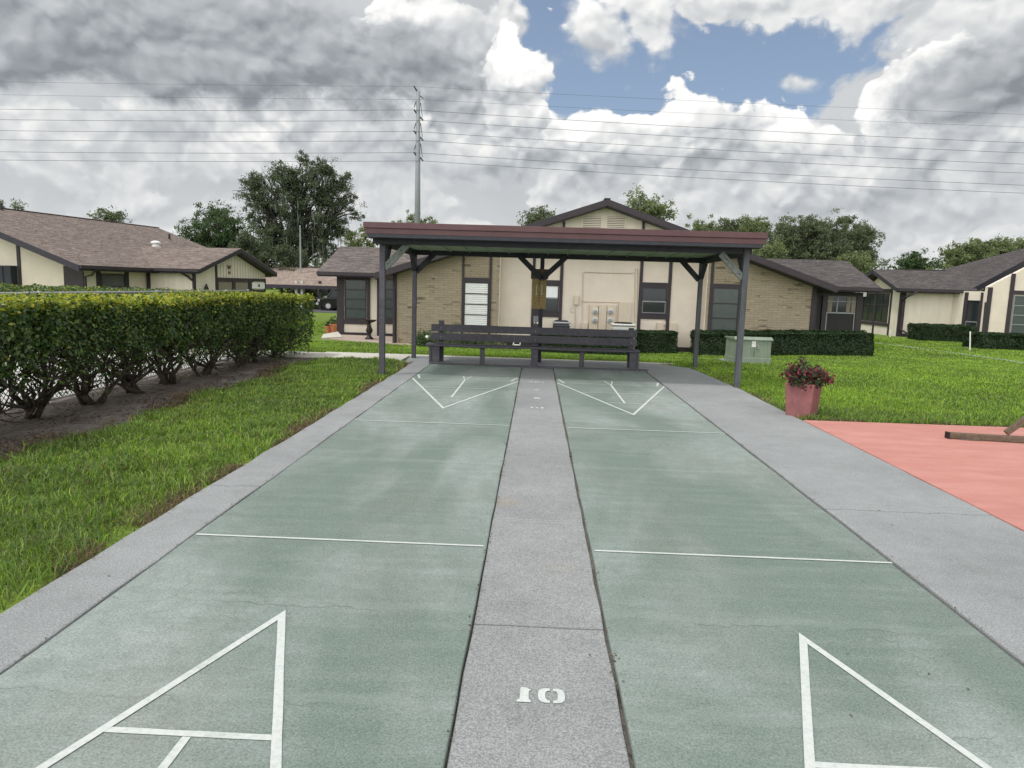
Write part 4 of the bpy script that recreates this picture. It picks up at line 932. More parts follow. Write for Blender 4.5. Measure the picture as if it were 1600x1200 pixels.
def far_house():
    r=thing('cottage','pale house wall with dark windows seen beneath the carport roof','house',(-19,76,-.9))
    x0=atY(470,445,76).x;x1=atY(600,445,76).x
    MB().box(x0,x1,76,82,-.95,1.9).build('wall','cream_siding',r)
    Q=lambda x,o,z:(x,76-o,z)
    for u in(487,507,522): 
        x=atY(u,445,76).x; window(r,Q,x-.6,x+.6,.0,1.5,'plain')
    e=1.9; roof(r,[(x0-.5,75.4,e),(x1+.5,75.4,e),(x1+.5,79,e+1.2),(x0-.5,79,e+1.2)],'shingle_tan',.2)
far_house()
def truck():
    Y=58.; z=-.885; xw=atY(513,478,Y).x
    r=thing('pickup_truck','black pickup truck parked on the road beside the left corner of the house','truck',(xw+1.7,Y+.9,z))
    # side profile (x right from the front bumper), extruded over the width
    x0=xw-.95
    body=[(0,.45),(.1,.95),(.9,1.08),(5.3,1.08),(5.35,.5),(4.9,.42),(.4,.4)]
    def pr(pts,y0,y1,ins=0): return MB().prism([(x0+a,y0,z+b) for a,b in pts],(0,y1-y0,0))
    pr(body,Y,Y+1.85).build('body','car_black',r,bevel=.06)
    cab=[(-.0+.75,1.07),(1.2,1.72),(1.5,1.84),(3.2,1.84),(3.45,1.07)]
    c=pr(cab,Y+.1,Y+1.75).build('cab','car_black',r,bevel=.06)
    pr([(.98,1.12),(1.33,1.66),(3.15,1.7),(3.3,1.12)],Y+.085,Y+.099).build('side_window','grey_glass',c)
    MB().prism([(x0+.76,Y+.2,z+1.12),(x0+1.18,Y+.25,z+1.70),(x0+1.18,Y+1.6,z+1.70),(x0+.76,Y+1.65,z+1.12)],(-.03,0,.02)).build('windscreen','grey_glass',c)
    MB().box(x0+.05,x0+.25,Y-.01,Y+.3,z+.72,z+.92).build('headlight','rim',r,bevel=.02)
    MB().box(x0-.08,x0+.15,Y-.02,Y+1.87,z+.45,z+.65).build('bumper','rim',r,bevel=.03)
    for xx in(.95,4.4):
        for yy in(Y-.02,Y+1.62):
            m=MB(); m.lathe((0,0,0),[(.30,0),(.38,.03),(.38,.22),(.30,.25)],20); m.v=[(x0+xx+a,yy+c_,z+.38+b) for a,b,c_ in m.v]; w=m.build('wheel','tyre',r)
            m=MB(); m.lathe((0,0,0),[(.21,0),(.21,.02),(.08,.03)],14); m.v=[(x0+xx+a,yy-.004-c_,z+.38+b) for a,b,c_ in m.v]; m.build('rim','rim',w)
truck()
# ------------------------------------------------------------------ transmission pole and wires
def pole():
    Y=115.; b=atY(653,345,Y); tp=atY(653,143,Y)
    r=thing('transmission_pole','tall grey steel transmission pole with angled insulator arms above the shelter roof','power pole',(b.x,Y,-.9))
    MB().tube([(b.x,Y,-.9),(tp.x+.05,Y,tp.z)],[.56,.30],16).build('shaft','pole_steel',r,smooth=True)
    def arm(u0,v0,u1,v1,rad=.10):
        MB().tube([atY(u0,v0,Y),atY(u1,v1,Y-.35)],[rad,rad*.7],6).build('arm','wire_dark',r)
    arm(652,143,646.5,134,.14); arm(657,150,661.5,154,.1)
    for v in(171,204,237.5): 
        arm(653,180+v-171,646.5,v,.16); arm(651.5,v-16,647,v-3,.08)
    for v in(187,218.5,250.5):
        arm(657,v-4,661,v+1,.16); arm(657,v-26,660,v-5,.07)
    names=['topmost','second','third','fourth','fifth','sixth','seventh','lowest']
    att=[(646,136),(661.5,156.5),(646.5,172.5),(661,189),(646.5,206),(661,220.5),(646.5,239),(661,252)]
    for i,(u,v) in enumerate(att):
        p=atY(u,v,Y); span=250.; sag=2.3 if i>1 else 1.5; pts=[]
        for k in range(-60,61):
            t=k/60.; x=t*190; q=abs(x)/span; pts.append((p.x+x,Y-.35+ (6*t if i%2 else 6*t),p.z-4*sag*q*(1-q)))
        o=MB().tube(pts,(.027 if i>1 else .016),4,False).build('power_line','wire_dark'); tag(o,'%s thin overhead wire crossing the sky from the steel pole'%names[i],'wire','overhead wires strung from the steel pole')
pole()
lp=atY(470,450,62); b=MB().tube([(lp.x,62,-.9),(lp.x,62,atY(470,352,62).z)],[.09,.06],8).build('light_pole','galv'); tag(b,'slim grey light pole standing in front of the big oak','pole')
# ------------------------------------------------------------------ yard things
def transformer():
    zb=zt(4.5,16)-.04; Y=16.2
    Y=Gt(1150,566).y; c=Gt(1150,566)
    a=atY(1138.5,562,Y+.75); 
    r=thing('transformer_box','green padmount transformer box on the lawn behind the right post','transformer',(4.8,Y+.4,zb))
    xl0=atY(1148,545,Y).x; xr0=atY(1206.5,545,Y).x; ztp=atY(1178,531,Y).z
    dep=.85
    pro=[(Y,zb),(Y-.0,ztp-.0),(Y+.10,ztp+.045),(Y+dep,ztp+.0),(Y+dep,zb)]
    m=MB().prism([(xl0+.02,y,z) for y,z in pro],(xr0-xl0-.04,0,0)); m.build('cabinet','transformer_green',r,bevel=.012)
    MB().box(xl0+.012,xr0-.012,Y-.008,Y+dep+.008,zb-.02,zb+.15).build('base','transformer_green',r,bevel=.01)
    lid=MB().prism([(xl0-.01,y,z+.004) for y,z in((Y-.03,ztp-.02),(Y-.03,ztp+.005),(Y+.10,ztp+.055),(Y+dep+.03,ztp+.01),(Y+dep+.03,ztp-.02))],(xr0-xl0+.02,0,0)); lid.build('lid','transformer_green',r,bevel=.008)
    la=atY(1178,537,Y-.004); MB().box(la.x-.045,la.x+.045,Y-.006,Y-.001,la.z-.075,la.z+.06).build('label','sign_white',r)
    xm=(xl0+xr0)/2+.02; MB().box(xm-.004,xm+.004,Y-.004,Y-.0005,zb+.17,ztp-.03).build('door_seam','black',r)
    MB().box(xm+.06,xm+.1,Y-.03,Y-.001,zb+.35,zb+.43).build('handle','galv',r,bevel=.005)
    MB().prism([(xl0-.1,Y-.1,zb+.02),(xr0+.1,Y-.1,zb+.02),(xr0+.1,Y+dep+.1,zb+.02),(xl0-.1,Y+dep+.1,zb+.02)],(0,0,-.1)).build('pad','walk_concrete',r)
transformer()
def planter():
    c=Vector((3.36,9.05,0)); r=thing('planter','square pink concrete planter with magenta flowers at the corner of the pink patio','planter',c)
    ang=R_(-38); h=.42
    def ring(w,z): return [c+Matrix.Rotation(ang,3,'Z')@Vector((a*w,b*w,0))+Vector((0,0,z)) for a,b in((-1,-1),(1,-1),(1,1),(-1,1))]
    m=MB(); R0=ring(.150,-.03);R1=ring(.178,h);R2=ring(.148,h);R3=ring(.14,h-.09)
    m.v=[tuple(v) for v in R0+R1+R2+R3]; m.f=[(3,2,1,0)]+[(4*k+i,4*k+(i+1)%4,4*k+4+(i+1)%4,4*k+4+i) for k in range(3) for i in range(4)]+[(12,13,14,15)]
    m.build('pot','planter_pink',r,bevel=.025)
    MB().prism(ring(.143,h-.06),(0,0,.02)).build('soil','bed_soil',r)
    rg=np.random.default_rng(5); st=MB(); P=[];Fp=[]; 
    for i in range(40):
        a=rg.uniform(0,6.28); rr=.285*math.sqrt(rg.uniform(.02,1)); hh=h+rg.uniform(.02,.19)*(1-.6*(rr/.285)**2)+.03
        if i==0: a,rr,hh=2.2,.06,h+.30
        if i==1: a,rr,hh=1.6,.10,h+.26
        if i==2: a,rr,hh=3.6,.24,h+.22
        tip=Vector((c.x+rr*math.cos(a),c.y+rr*math.sin(a),hh)); b=Vector((c.x+.25*rr*math.cos(a),c.y+.25*rr*math.sin(a),h-.05))
        md=(tip+b)/2+Vector((0,0,.07)); st.tube([b,md,tip],[.006,.005,.003],4)
        for k in range(60):
            t=rg.uniform(.15,1.05); q=b.lerp(md,min(1,t*2)) if t<.5 else md.lerp(tip,(t-.5)*2)
            P.append(np.array(q)+rg.normal(0,.034,3))
        if rr>.1 or rg.uniform()<.4:
            for k in range(22): Fp.append(np.array(tip)+rg.normal(0,.030,3))
    for k in range(260):   # trailing over the front rim
        a=rg.uniform(-2.9,-.2); P.append(np.array([c.x+.2*math.cos(a),c.y+.2*math.sin(a),h-rg.uniform(-.05,.03)])+rg.normal(0,.02,3))
    for k in range(70):
        a=rg.uniform(-2.2,-.4); Fp.append(np.array([c.x+.2*math.cos(a),c.y+.2*math.sin(a),h-rg.uniform(-.06,.05)])+rg.normal(0,.015,3))
    st.build('stem','twig',r); P=np.array(P); mi=(rg.uniform(size=len(P))<.38).astype(int)
    leaves('foliage',P,.042,['green_leaf','red_leaf'],r,rg,aspect=.5,matidx=mi); leaves('flowers',np.array(Fp),.032,['flower_petal'],r,rg,aspect=.8)
planter()
def wood_frame():
    a=atZ(1480,677,.06); y=a.y
    r=thing('timber_frame','weathered brown timber A frame base lying on the pink patio at the right edge','frame',(5.4,y,0))
    b=atZ(1605,684.5,.06); d=(b-a).normalized(); e=a+d*1.75
    MB().bar((a.x,a.y,.04),(e.x,e.y,.04),.07,.066).build('base_beam','weather_wood',r,bevel=.008)
    MB().bar((a.x-.004,a.y,.04),(a.x+.018,a.y,.04),.074,.070).build('end_cap','black',r)
    p=a+d*.88; MB().box(p.x-.04,p.x+.04,p.y-.035,p.y+.035,.098,.95).build('post','weather_wood',r,bevel=.006)
    q=p-d*.30; MB().bar((q.x,q.y,.10),(p.x-.04,p.y,.36),.06,.055).build('brace','weather_wood',r,bevel=.005)
    q=p+d*.34; MB().bar((q.x,q.y,.10),(p.x+.04,p.y,.40),.06,.055).build('brace','weather_wood',r,bevel=.005)
    s=a+d*.12+Vector((0,-.05,0)); o=MB().tube([(s.x,s.y,.012),(s.x+.1,s.y-.025,.014),(s.x+.19,s.y-.03,.012)],.006,5).build('stick','twig'); tag(o,'thin twig on the pink patio beside the timber beam','stick')
wood_frame()
def birdbath():
    p=Gt(577,527); p=Vector((atY(577,520,24.3).x,24.3,zt(-6,24.3)))
    r=thing('birdbath','dark bronze pedestal birdbath in front of the left wing window','birdbath',p)
    k=atY(577,500,24.3).z-p.z
    MB().lathe(p,[(.15,-.02),(.15,.04),(.09,.08),(.05,.16),(.11,.26),(.12,.33),(.06,.45),(.045,k-.12),(.08,k-.06)],16).build('pedestal','dark_bronze',r,smooth=True)
    MB().lathe(p+Vector((0,0,k-.06)),[(.05,-.04),(.15,-.01),(.25,.05),(.28,.065),(.22,.055),(.1,.02)],20).build('bowl','dark_bronze',r,smooth=True)
birdbath()
struct(MB().prism([(-7.6,26.1,zt(0,26)+.0),(-3.9,25.9,zt(0,26)),(-3.7,22.4,zt(0,23)+.01),(-4.6,22.6,zt(0,23)+.01),(-7.4,24.3,zt(0,24))],(0,0,-.1)).build('patio','paver'))
struct(MB().prism([atY(505,522,24.9),atY(528,518,26.2),atY(535,526,24.5),atY(502,528,23.9)],(0,0,-.12)).build('patio_step','pale_concrete'))
for i,(u,v,s,l) in enumerate(((523,519,.19,'orange terracotta pot beside the left wing corner post'),(513,518,.14,'smaller terracotta pot farther from the left wing corner'))):
    c=atY(u,v,26.9); c.z=zt(c.x,26.9)-.02; r=thing('flower_pot',l,'pot',c); MB().lathe(c,[(s*.7,0),(s,s*1.6),(s*1.08,s*1.6),(s*1.08,s*1.9),(s*.9,s*1.9),(s*.88,s*1.5)],14).build('pot','terracotta',r)
    rg=np.random.default_rng(i); leaves('foliage',np.array(c)+np.array([0,0,s*2.3])+rg.normal(0,s*.5,(90,3)),.12,['green_leaf'],r,rg)
c=Gt(650,531); o=MB().box(c.x-.22,c.x+.16,c.y,c.y+.35,c.z-.03,c.z+.30).build('planter_box','dark_bronze',None,bevel=.02); tag(o,'dark low planter box at the foot of the brick wall beside the rear left post','planter')
# white stakes and downpipe splash on the right lawn
for u,v0,v1,Y,l in((1516,518,543,26,'thin white stake between the two right hedges'),(1391,515,525,33,'short white pipe at the corner of the dark roofed house'),):
    a=atY(u,v1,Y); b=atY(u,v0,Y); a.z=min(a.z,zt(a.x,Y)); o=MB().tube([a,b],.022,8).build('white_stake','white_metal'); tag(o,l,'stake')
# narrow walk on the right lawn
def narrow():
    pts=[(1362,534),(1400,538.5),(1440,544),(1510,553),(1560,560),(1600,566),(1660,574)]
    C=[Gt(*p) for p in pts]; m=MB(); L=[];Rr=[]
    for i,p in enumerate(C):
        d=(C[min(i+1,len(C)-1)]-C[max(i-1,0)]).normalized(); n=Vector((-d.y,d.x,0)); 
        for s,ls in((.27,L),(-.27,Rr)): q=p+n*s; ls.append((q.x,q.y,zt(q.x,q.y)-.024))
    k=len(C); m.v=L+Rr+[(a,b,c-.08) for a,b,c in L+Rr]; m.f=[(i,i+1,k+i+1,k+i) for i in range(k-1)]+[(i,i+1,2*k+i+1,2*k+i) for i in range(k-1)]+[(k+i,k+i+1,3*k+i+1,3*k+i) for i in range(k-1)]
    struct(m.build('walk','walk_concrete')); return C
NARROW=narrow()
# ================================================================== left hedge, fence
def boxcrown(rg,n,x0,x1,y0,y1,z0,z1,inner=.25,amp=.05):
    """points through the outer skin of a clipped box, with its normals"""
    ax,ay,az=x1-x0,y1-y0,z1-z0
    A=np.array([ay*az,ay*az,ax*az,ax*az,ax*ay*1.3,ax*ay*.35]); A=A/A.sum()
    fc=rg.choice(6,n,p=A); a=rg.uniform(0,1,(n,3)); N=np.zeros((n,3))
    dep=np.abs(rg.normal(0,amp,n)); deep=rg.uniform(size=n)<inner; dep[deep]=rg.uniform(0,.35,deep.sum())*min(ax,az)
    for k in range(6):
        i=fc==k; d=k//2; s=k%2
        if k<4: hi=(k%2==0); 
        if k in(0,1): a[i,0]=(1-dep[i]/ax) if k==0 else dep[i]/ax; N[i,0]=1 if k==0 else -1
        elif k in(2,3): a[i,1]=(1-dep[i]/ay) if k==2 else dep[i]/ay; N[i,1]=1 if k==2 else -1
        else: a[i,2]=(1-dep[i]/az) if k==4 else dep[i]/az; N[i,2]=1 if k==4 else -1
    Pn=np.column_stack([x0+a[:,0]*ax,y0+a[:,1]*ay,z0+a[:,2]*az])
    return Pn,N
def lump(Pn,N,k,amp,seed):
    ph=np.random.default_rng(seed).uniform(0,6.28,6)
    s=np.sin(Pn[:,1]*k+ph[0])*np.sin(Pn[:,2]*k*1.2+ph[1])+.6*np.sin(Pn[:,0]*k*1.4+ph[2])*np.sin(Pn[:,1]*k*2.1+ph[3])
    return Pn+N*(s*amp)[:,None]
def hedge_row():
    spots=[(5.25,.62,.95),(6.25,.60,.95),(7.2,.55,1.),(8.1,.56,1.),(9.15,.55,1.),(10.05,.52,1.0),(11.05,.46,1.05),(12.05,.38,1.05),(13.1,.30,1.05),(13.95,.16,.8)]
    words=['nearest the camera at the left edge of the photo','second from the near end, close to the frame edge','with three splayed trunks, third from the near end','around the fence post, fourth from the near end','fifth from the near end, with a forked trunk on bare soil','sixth from the near end of the row','seventh from the near end of the row','fourth from the far end of the row','third from the far end of the row','with rounded end, last of the row beside the walk']
    words[7]='third from the far end of the row'; words[8]='second from the far end of the row'
    for i,(y,zb,w) in enumerate(spots):
        rg=np.random.default_rng(40+i); top=1.215+rg.uniform(-.02,.03); x0,x1=-5.68,-4.70
        r=thing('hedge_shrub','clipped hedge shrub '+words[i],'shrub',(-5.3,y,-.02),'clipped shrubs of the hedge along the chain link fence')
        last=i==9
        y0,y1=y-w*.56,y+w*.56
        if last: y1=y+.62; top-=.02; x1=-4.62
        n=8200
        Pn,N=boxcrown(rg,n,x0,x1,y0,y1,zb,top,.30,.045); Pn=lump(Pn,N,7.,.035,i)
        # ragged lower edge, thinner skirt
        low=(Pn[:,2]-zb)/(top-zb); keep=rg.uniform(size=n)<np.clip(.22+low*3.2,0,1)
        hang=low<.1; Pn[hang,2]+=rg.normal(0,.09,hang.sum())
        Pn[:,2]-=np.clip(.45-low,0,1)*.34*(np.sin(Pn[:,1]*5.1+i)+.7*np.sin(Pn[:,1]*11.3+2*i))*.8
        # undercut: skirt recedes towards the stems
        Pn[:,0]-=np.clip(.35-low,0,.35)*.35
        Pn=Pn[keep];N=N[keep];low=low[keep]
        yel=(rg.uniform(size=len(Pn))<np.clip((low-.80)*3.6,0,.72)+.022).astype(int)  # yellower towards the top: new growth, plus top light put into the colour
        k=420; Sh=np.column_stack([rg.uniform(x0,x1,k),rg.uniform(y0,y1,k),top+rg.uniform(-.03,.055,k)])   # young shoots over the clipped top
        k2=int(330*w); Lw=np.column_stack([rg.uniform(x0+.1,x1-.02,k2),rg.uniform(y0,y1,k2),zb-np.abs(rg.normal(0,.13,k2))])  # loose leaves on the low branches
        Lw=Lw[np.sin(Lw[:,1]*9+i)+np.sin(Lw[:,1]*23)>-.3]
        A=np.concatenate([Pn+rg.normal(0,.012,Pn.shape),Sh,Lw]); NN=np.concatenate([N+np.array([0,0,.35]),rg.normal(0,1,Sh.shape),rg.normal(0,1,Lw.shape)])
        yel=np.concatenate([yel,(rg.uniform(size=k)<.7).astype(int),np.zeros(len(Lw),int)])
        leaves('foliage',A,np.where(np.arange(len(A))<len(Pn),.056,.048),['hedge_leaf','hedge_new_leaf'],r,rg,NN,.75,.52,yel)

        # trunks: several bent stems from one stool
        ns=[5,5,4,6,5,5,4,4,4,3][i]; st=MB(); tw=st
        for s in range(ns):
            a=rg.uniform(0,6.28); b=Vector((-5.33+rg.normal(0,.06),y+rg.normal(0,.10),-.06)); L=[b]; rad=[.038 if s<2 else .026]
            tip=Vector((rg.uniform(x0+.15,x1-.15),y+rg.uniform(-.75,.75)*w,zb+rg.uniform(.05,.3)))
            for q in(.25,.5,.75,1.):
                p=b.lerp(tip,q)+Vector((rg.normal(0,.03),rg.normal(0,.035),-.05*math.sin(q*3.1))); L.append(p); rad.append(rad[0]*(1-.62*q))
            st.tube(L,rad,7)
            for k in range(8):
                j=rg.integers(1,5); p=L[j]; e=p+Vector((rg.normal(0,.18),rg.normal(0,.24),rg.uniform(.05,.34))); e.x=min(max(e.x,x0+.08),x1-.14); e.z=min(e.z,top-.14); mm=(p+e)/2+Vector((rg.normal(0,.04),rg.normal(0,.05),.0)); st.tube([p,mm,e],[.022,.015,.008],5)
                for kk in range(3):
                    e2=e+Vector((rg.normal(0,.13),rg.normal(0,.15),rg.normal(.05,.12))); e2.x=min(max(e2.x,x0+.04),x1-.03); e2.z=min(e2.z,top-.05); tw.tube([mm,(mm+e2)/2+Vector((rg.normal(0,.03),rg.normal(0,.03),rg.normal(0,.03))),e2],[.008,.006,.003],4)
        for k in range(26):   # bare grey twigs showing in the clipped face
            p=Vector((x1-rg.uniform(.02,.22),rg.uniform(y0,y1),rg.uniform(zb-.08,top-.18))); e=p+Vector((rg.uniform(.0,.1),rg.normal(0,.12),rg.uniform(-.05,.15))); tw.tube([p,(p+e)/2+Vector((0,rg.normal(0,.02),rg.normal(0,.02))),e],[.006,.005,.003],4)
        st.build('trunk','bark',r,smooth=True)
hedge_row()
def fence():
    X=-5.80; r=thing('chain_link_fence','grey chain link fence with a steel top rail standing behind the left hedge','fence',(X,8,0)); y0,y1=3.,14.0; h=1.27
    m=MB(); st=.068; Hh=h-.05
    k=int((y1-y0+Hh)/st)
    for i in range(-int(Hh/st)-1,int((y1-y0)/st)+1):
        for s,off in((1,0.),(-1,Hh)):
            a=y0+i*st; b=a+Hh
            ya,yb=max(a,y0),min(b,y1)
            if yb-ya<.02: continue
            za=(ya-a); zb=(yb-a)
            if s<0: za,zb=Hh-za,Hh-zb
            m.bar((X+.003*s,ya,za+.02),(X+.003*s,yb,zb+.02),.0058,.0058)
    m.build('mesh','wire_dark',r)
    MB().tube([(X+.02,y0,h),(X+.02,y1,h)],.021,8).build('top_rail','galv',r,smooth=True)
    for y in(3.,5.5,8.05,10.6,13.0,14.0): 
        MB().tube([(X+.02,y,-.05),(X+.02,y,h+.03)],.026,8).build('fence_post','galv',r,smooth=True)
fence()
def litter():
    rg=np.random.default_rng(3); n=9500
    y=rg.uniform(2,14,n); x=-5.9+rg.uniform(0,1,n)**.9*1.55; cl=(np.sin(x*9+y*3)+np.sin(y*5.3-x*4))*.5
    k=rg.uniform(size=n)<.35+.4*cl; P=np.column_stack([x,y,-.012+rg.uniform(0,.012,n)])[k]
    o=leaves('leaf_litter',P,.042,['litter'],None,rg,np.tile([0,0,1.],(len(P),1)),.35,.4); o['kind']='stuff'; o['label']='dead leaves and chips scattered on the bare soil under the hedge'; o['category']='leaf litter'
    m=MB(); 
    for i in range(60):
        a=Vector((rg.uniform(-5.6,-4.5),rg.uniform(4,13.5),-.005)); t=rg.uniform(0,6.28); l=rg.uniform(.08,.35); b=a+Vector((math.cos(t)*l,math.sin(t)*l,.01)); m.tube([a,(a+b)/2+Vector((rg.normal(0,.02),rg.normal(0,.02),.01)),b],[.005,.004,.002],4)
    q=m.build('fallen_twigs','twig'); q['kind']='stuff'; q['label']='fallen twigs lying on the bare soil under the hedge'; q['category']='twigs'
litter()
def paving_debris():
    rg=np.random.default_rng(8); P=[]
    for x in(-.303,.303,2.054,-2.05):
        n=420 if abs(x)<1 else 150; y=rg.uniform(1.9,13,n); k=np.sin(y*7+x*5)+np.sin(y*17)>.1; y=y[k]; P.append(np.column_stack([x+rg.normal(0,.012,len(y)),y,.004+0*y]))
    y=rg.uniform(2,12,60); P.append(np.column_stack([rg.uniform(-2.4,3.2,60),y,.0175+0*y]))
    P=np.concatenate(P); P[:,2]=np.where(np.abs(P[:,0])<.295,-.009,1)*0+np.where((np.abs(P[:,0])>.32)&(np.abs(P[:,0])<2.03),.0065,.003)
    o=leaves('leaf_debris',P,.016,['litter'],None,rg,np.tile([0,0,1.],(len(P),1)),.25,.5); o['kind']='stuff'; o['label']='small dead leaf bits caught in the joints of the courts'; o['category']='debris'
paving_debris()
def clipped(name,label,x0,x1,y0,y1,h,n,leaf=.045,seed=1,group=None,mats=('box_leaf',),stems=True,rz=0.,lumpy=.05):
    zb=min(zt(x0,y0),zt(x1,y0))-.05; xc,yc=(x0+x1)/2,(y0+y1)/2
    r=thing(name,label,'hedge',(xc,yc,zb),group); rg=np.random.default_rng(seed)
    Pn,N=boxcrown(rg,n,x0,x1,y0,y1,zb+.06,zb+h,.24,.045); Pn=lump(Pn,N,6.,lumpy,seed); Pn[:,2]+=np.array([zt(a_,b_) for a_,b_ in Pn[:,:2]])-.05-zb
    leaves('foliage',Pn,leaf,list(mats),r,rg,N+np.array([0,0,.3]),.8,.55,(rg.uniform(size=n)<.12).astype(int) if len(mats)>1 else None)
    # woody heart that keeps the light from passing through
    m=MB()
    for i in range(int((x1-x0)*7)+3):
        x=rg.uniform(x0+.1,x1-.1); y=rg.uniform(y0+.1,y1-.1)
        for k in range(4):
            e=Vector((x+rg.normal(0,.15),y+rg.normal(0,.12),zb+h*rg.uniform(.5,.92))); m.tube([(x,y,zb-.02),((x+e.x)/2,(y+e.y)/2,zb+h*.35),e],[.02,.014,.006],4)
    m.build('stem','bark',r)
    return r
a=Gt(996,551);b=Gt(1056,552); h=atY(1026,519,a.y).z-a.z
clipped('clipped_bush','dark clipped bush in front of the cream wall to the right of the bench',a.x,b.x,a.y,a.y+1.0,h+.05,13600,0.053,3)
a=Gt(1090,550);b=Gt(1367,553); h=atY(1240,523,22.1).z-zt(6.5,22)
clipped('long_hedge','long low dark hedge in front of the right brick wall',atY(1088,540,22.1).x,atY(1366,540,22.1).x,22.1,22.95,h+.06,51000,0.053,4)
a=Gt(805,548);b=Gt(990,550)
clipped('low_hedge','low dark hedge between the bench and the air conditioners',atY(848,540,21.3).x,atY(990,540,21.3).x,21.2,22.0,.72,23800,0.053,5)
Y=27.3; clipped('corner_hedge','dark rounded hedge running off the right edge of the photo',atY(1527,530,Y).x,atY(1660,530,Y).x,Y-.2,Y+.9,atY(1560,522,Y).z-zt(15,Y)+.05,34000,0.058,6)
Y=31.2; clipped('wall_hedge','dark clipped hedge along the cream recess of the dark roofed house',atY(1437,520,Y).x,atY(1527,520,Y).x,Y,Y+1.,atY(1470,509,Y).z-zt(15,Y)+.05,23800,0.063,7)
clipped('rear_hedge','yellow green clipped hedge beyond the chain link fence',-16.5,-6.6,15.6,16.8,1.26,34000,.06,8,None,('hedge_leaf','hedge_new_leaf'))
def shrub(name,label,c,rx,rz,n,leaf,mats,seed,white=False,cat='shrub'):
    r=thing(name,label,cat,c,'shrubs planted round the houses'); rg=np.random.default_rng(seed); d=unit(rg.normal(size=(n,3))); d[:,2]=np.abs(d[:,2]); rad=rg.uniform(.55,1.05,n)[:,None]
    lob=1+.22*np.sin(d[:,0:1]*5+seed)*np.cos(d[:,1:2]*6)
    P_=np.array(c)+d*rad*lob*np.array([rx,rx*.8,rz]); leaves('foliage',P_,leaf,mats,r,rg,d,1.,.5,(rg.uniform(size=n)<.1).astype(int) if len(mats)>1 else None)
    m=MB()
    for k in range(7):
        t=rg.uniform(0,6.28); m.tube([(c[0],c[1],c[2]-.03),(c[0]+math.cos(t)*rx*.5,c[1]+math.sin(t)*rx*.4,c[2]+rz*.7)],[.012,.006],4)
    m.build('stem','twig',r)
    return r
for i,(u,w,h,l,mt) in enumerate(((664,.42,.50,'leafy green shrub with a white flower at the foot of the brick wall',['green_leaf']),(700,.45,.55,'pale green shrub behind the left end of the bench',['light_leaf','green_leaf']),(738,.45,.48,'green shrub below the blind covered window',['green_leaf','light_leaf']),(775,.35,.38,'small green shrub at the edge of the brick wall',['light_leaf','green_leaf']))):
    c=Gt(u,540); c=Vector((atY(u,535,22.5).x,22.5,zt(0,22.5)-.03)); sh=shrub('shrub',l,c,w,h,1500,.07,mt,60+i)
    if i==0: leaves('flower',np.array(atY(668,526,22.1))+np.random.default_rng(1).normal(0,.035,(24,3)),.07,['white_metal'],sh,np.random.default_rng(2),aspect=.9)
c=atY(806,536,22.4); b=thing('valve_bracket','small white angular bracket in the shrub bed behind the bench','bracket',(c.x,22.4,zt(0,22.4))); m=MB(); zb=zt(0,22.4)-.03
m.bar((c.x-.12,22.4,zb),(c.x-.04,22.4,c.z+.12),.03,.03); m.bar((c.x-.04,22.4,c.z+.12),(c.x+.15,22.4,c.z+.12),.03,.03); m.bar((c.x+.15,22.4,c.z+.12),(c.x+.13,22.4,c.z-.06),.03,.03); m.bar((c.x+.13,22.4,c.z-.06),(c.x-.08,22.4,c.z-.05),.03,.03); m.build('frame','white_metal',b)
# bushes under the carport
for i,(u,l) in enumerate(((452,'bright green bush under the left part of the carport'),(491,'bright green bush between the carport posts'))):
    c=atY(u,452,66); c.z=-.95; shrub('shrub',l,c,1.6,1.7,900,.25,['light_leaf','green_leaf'],80+i)
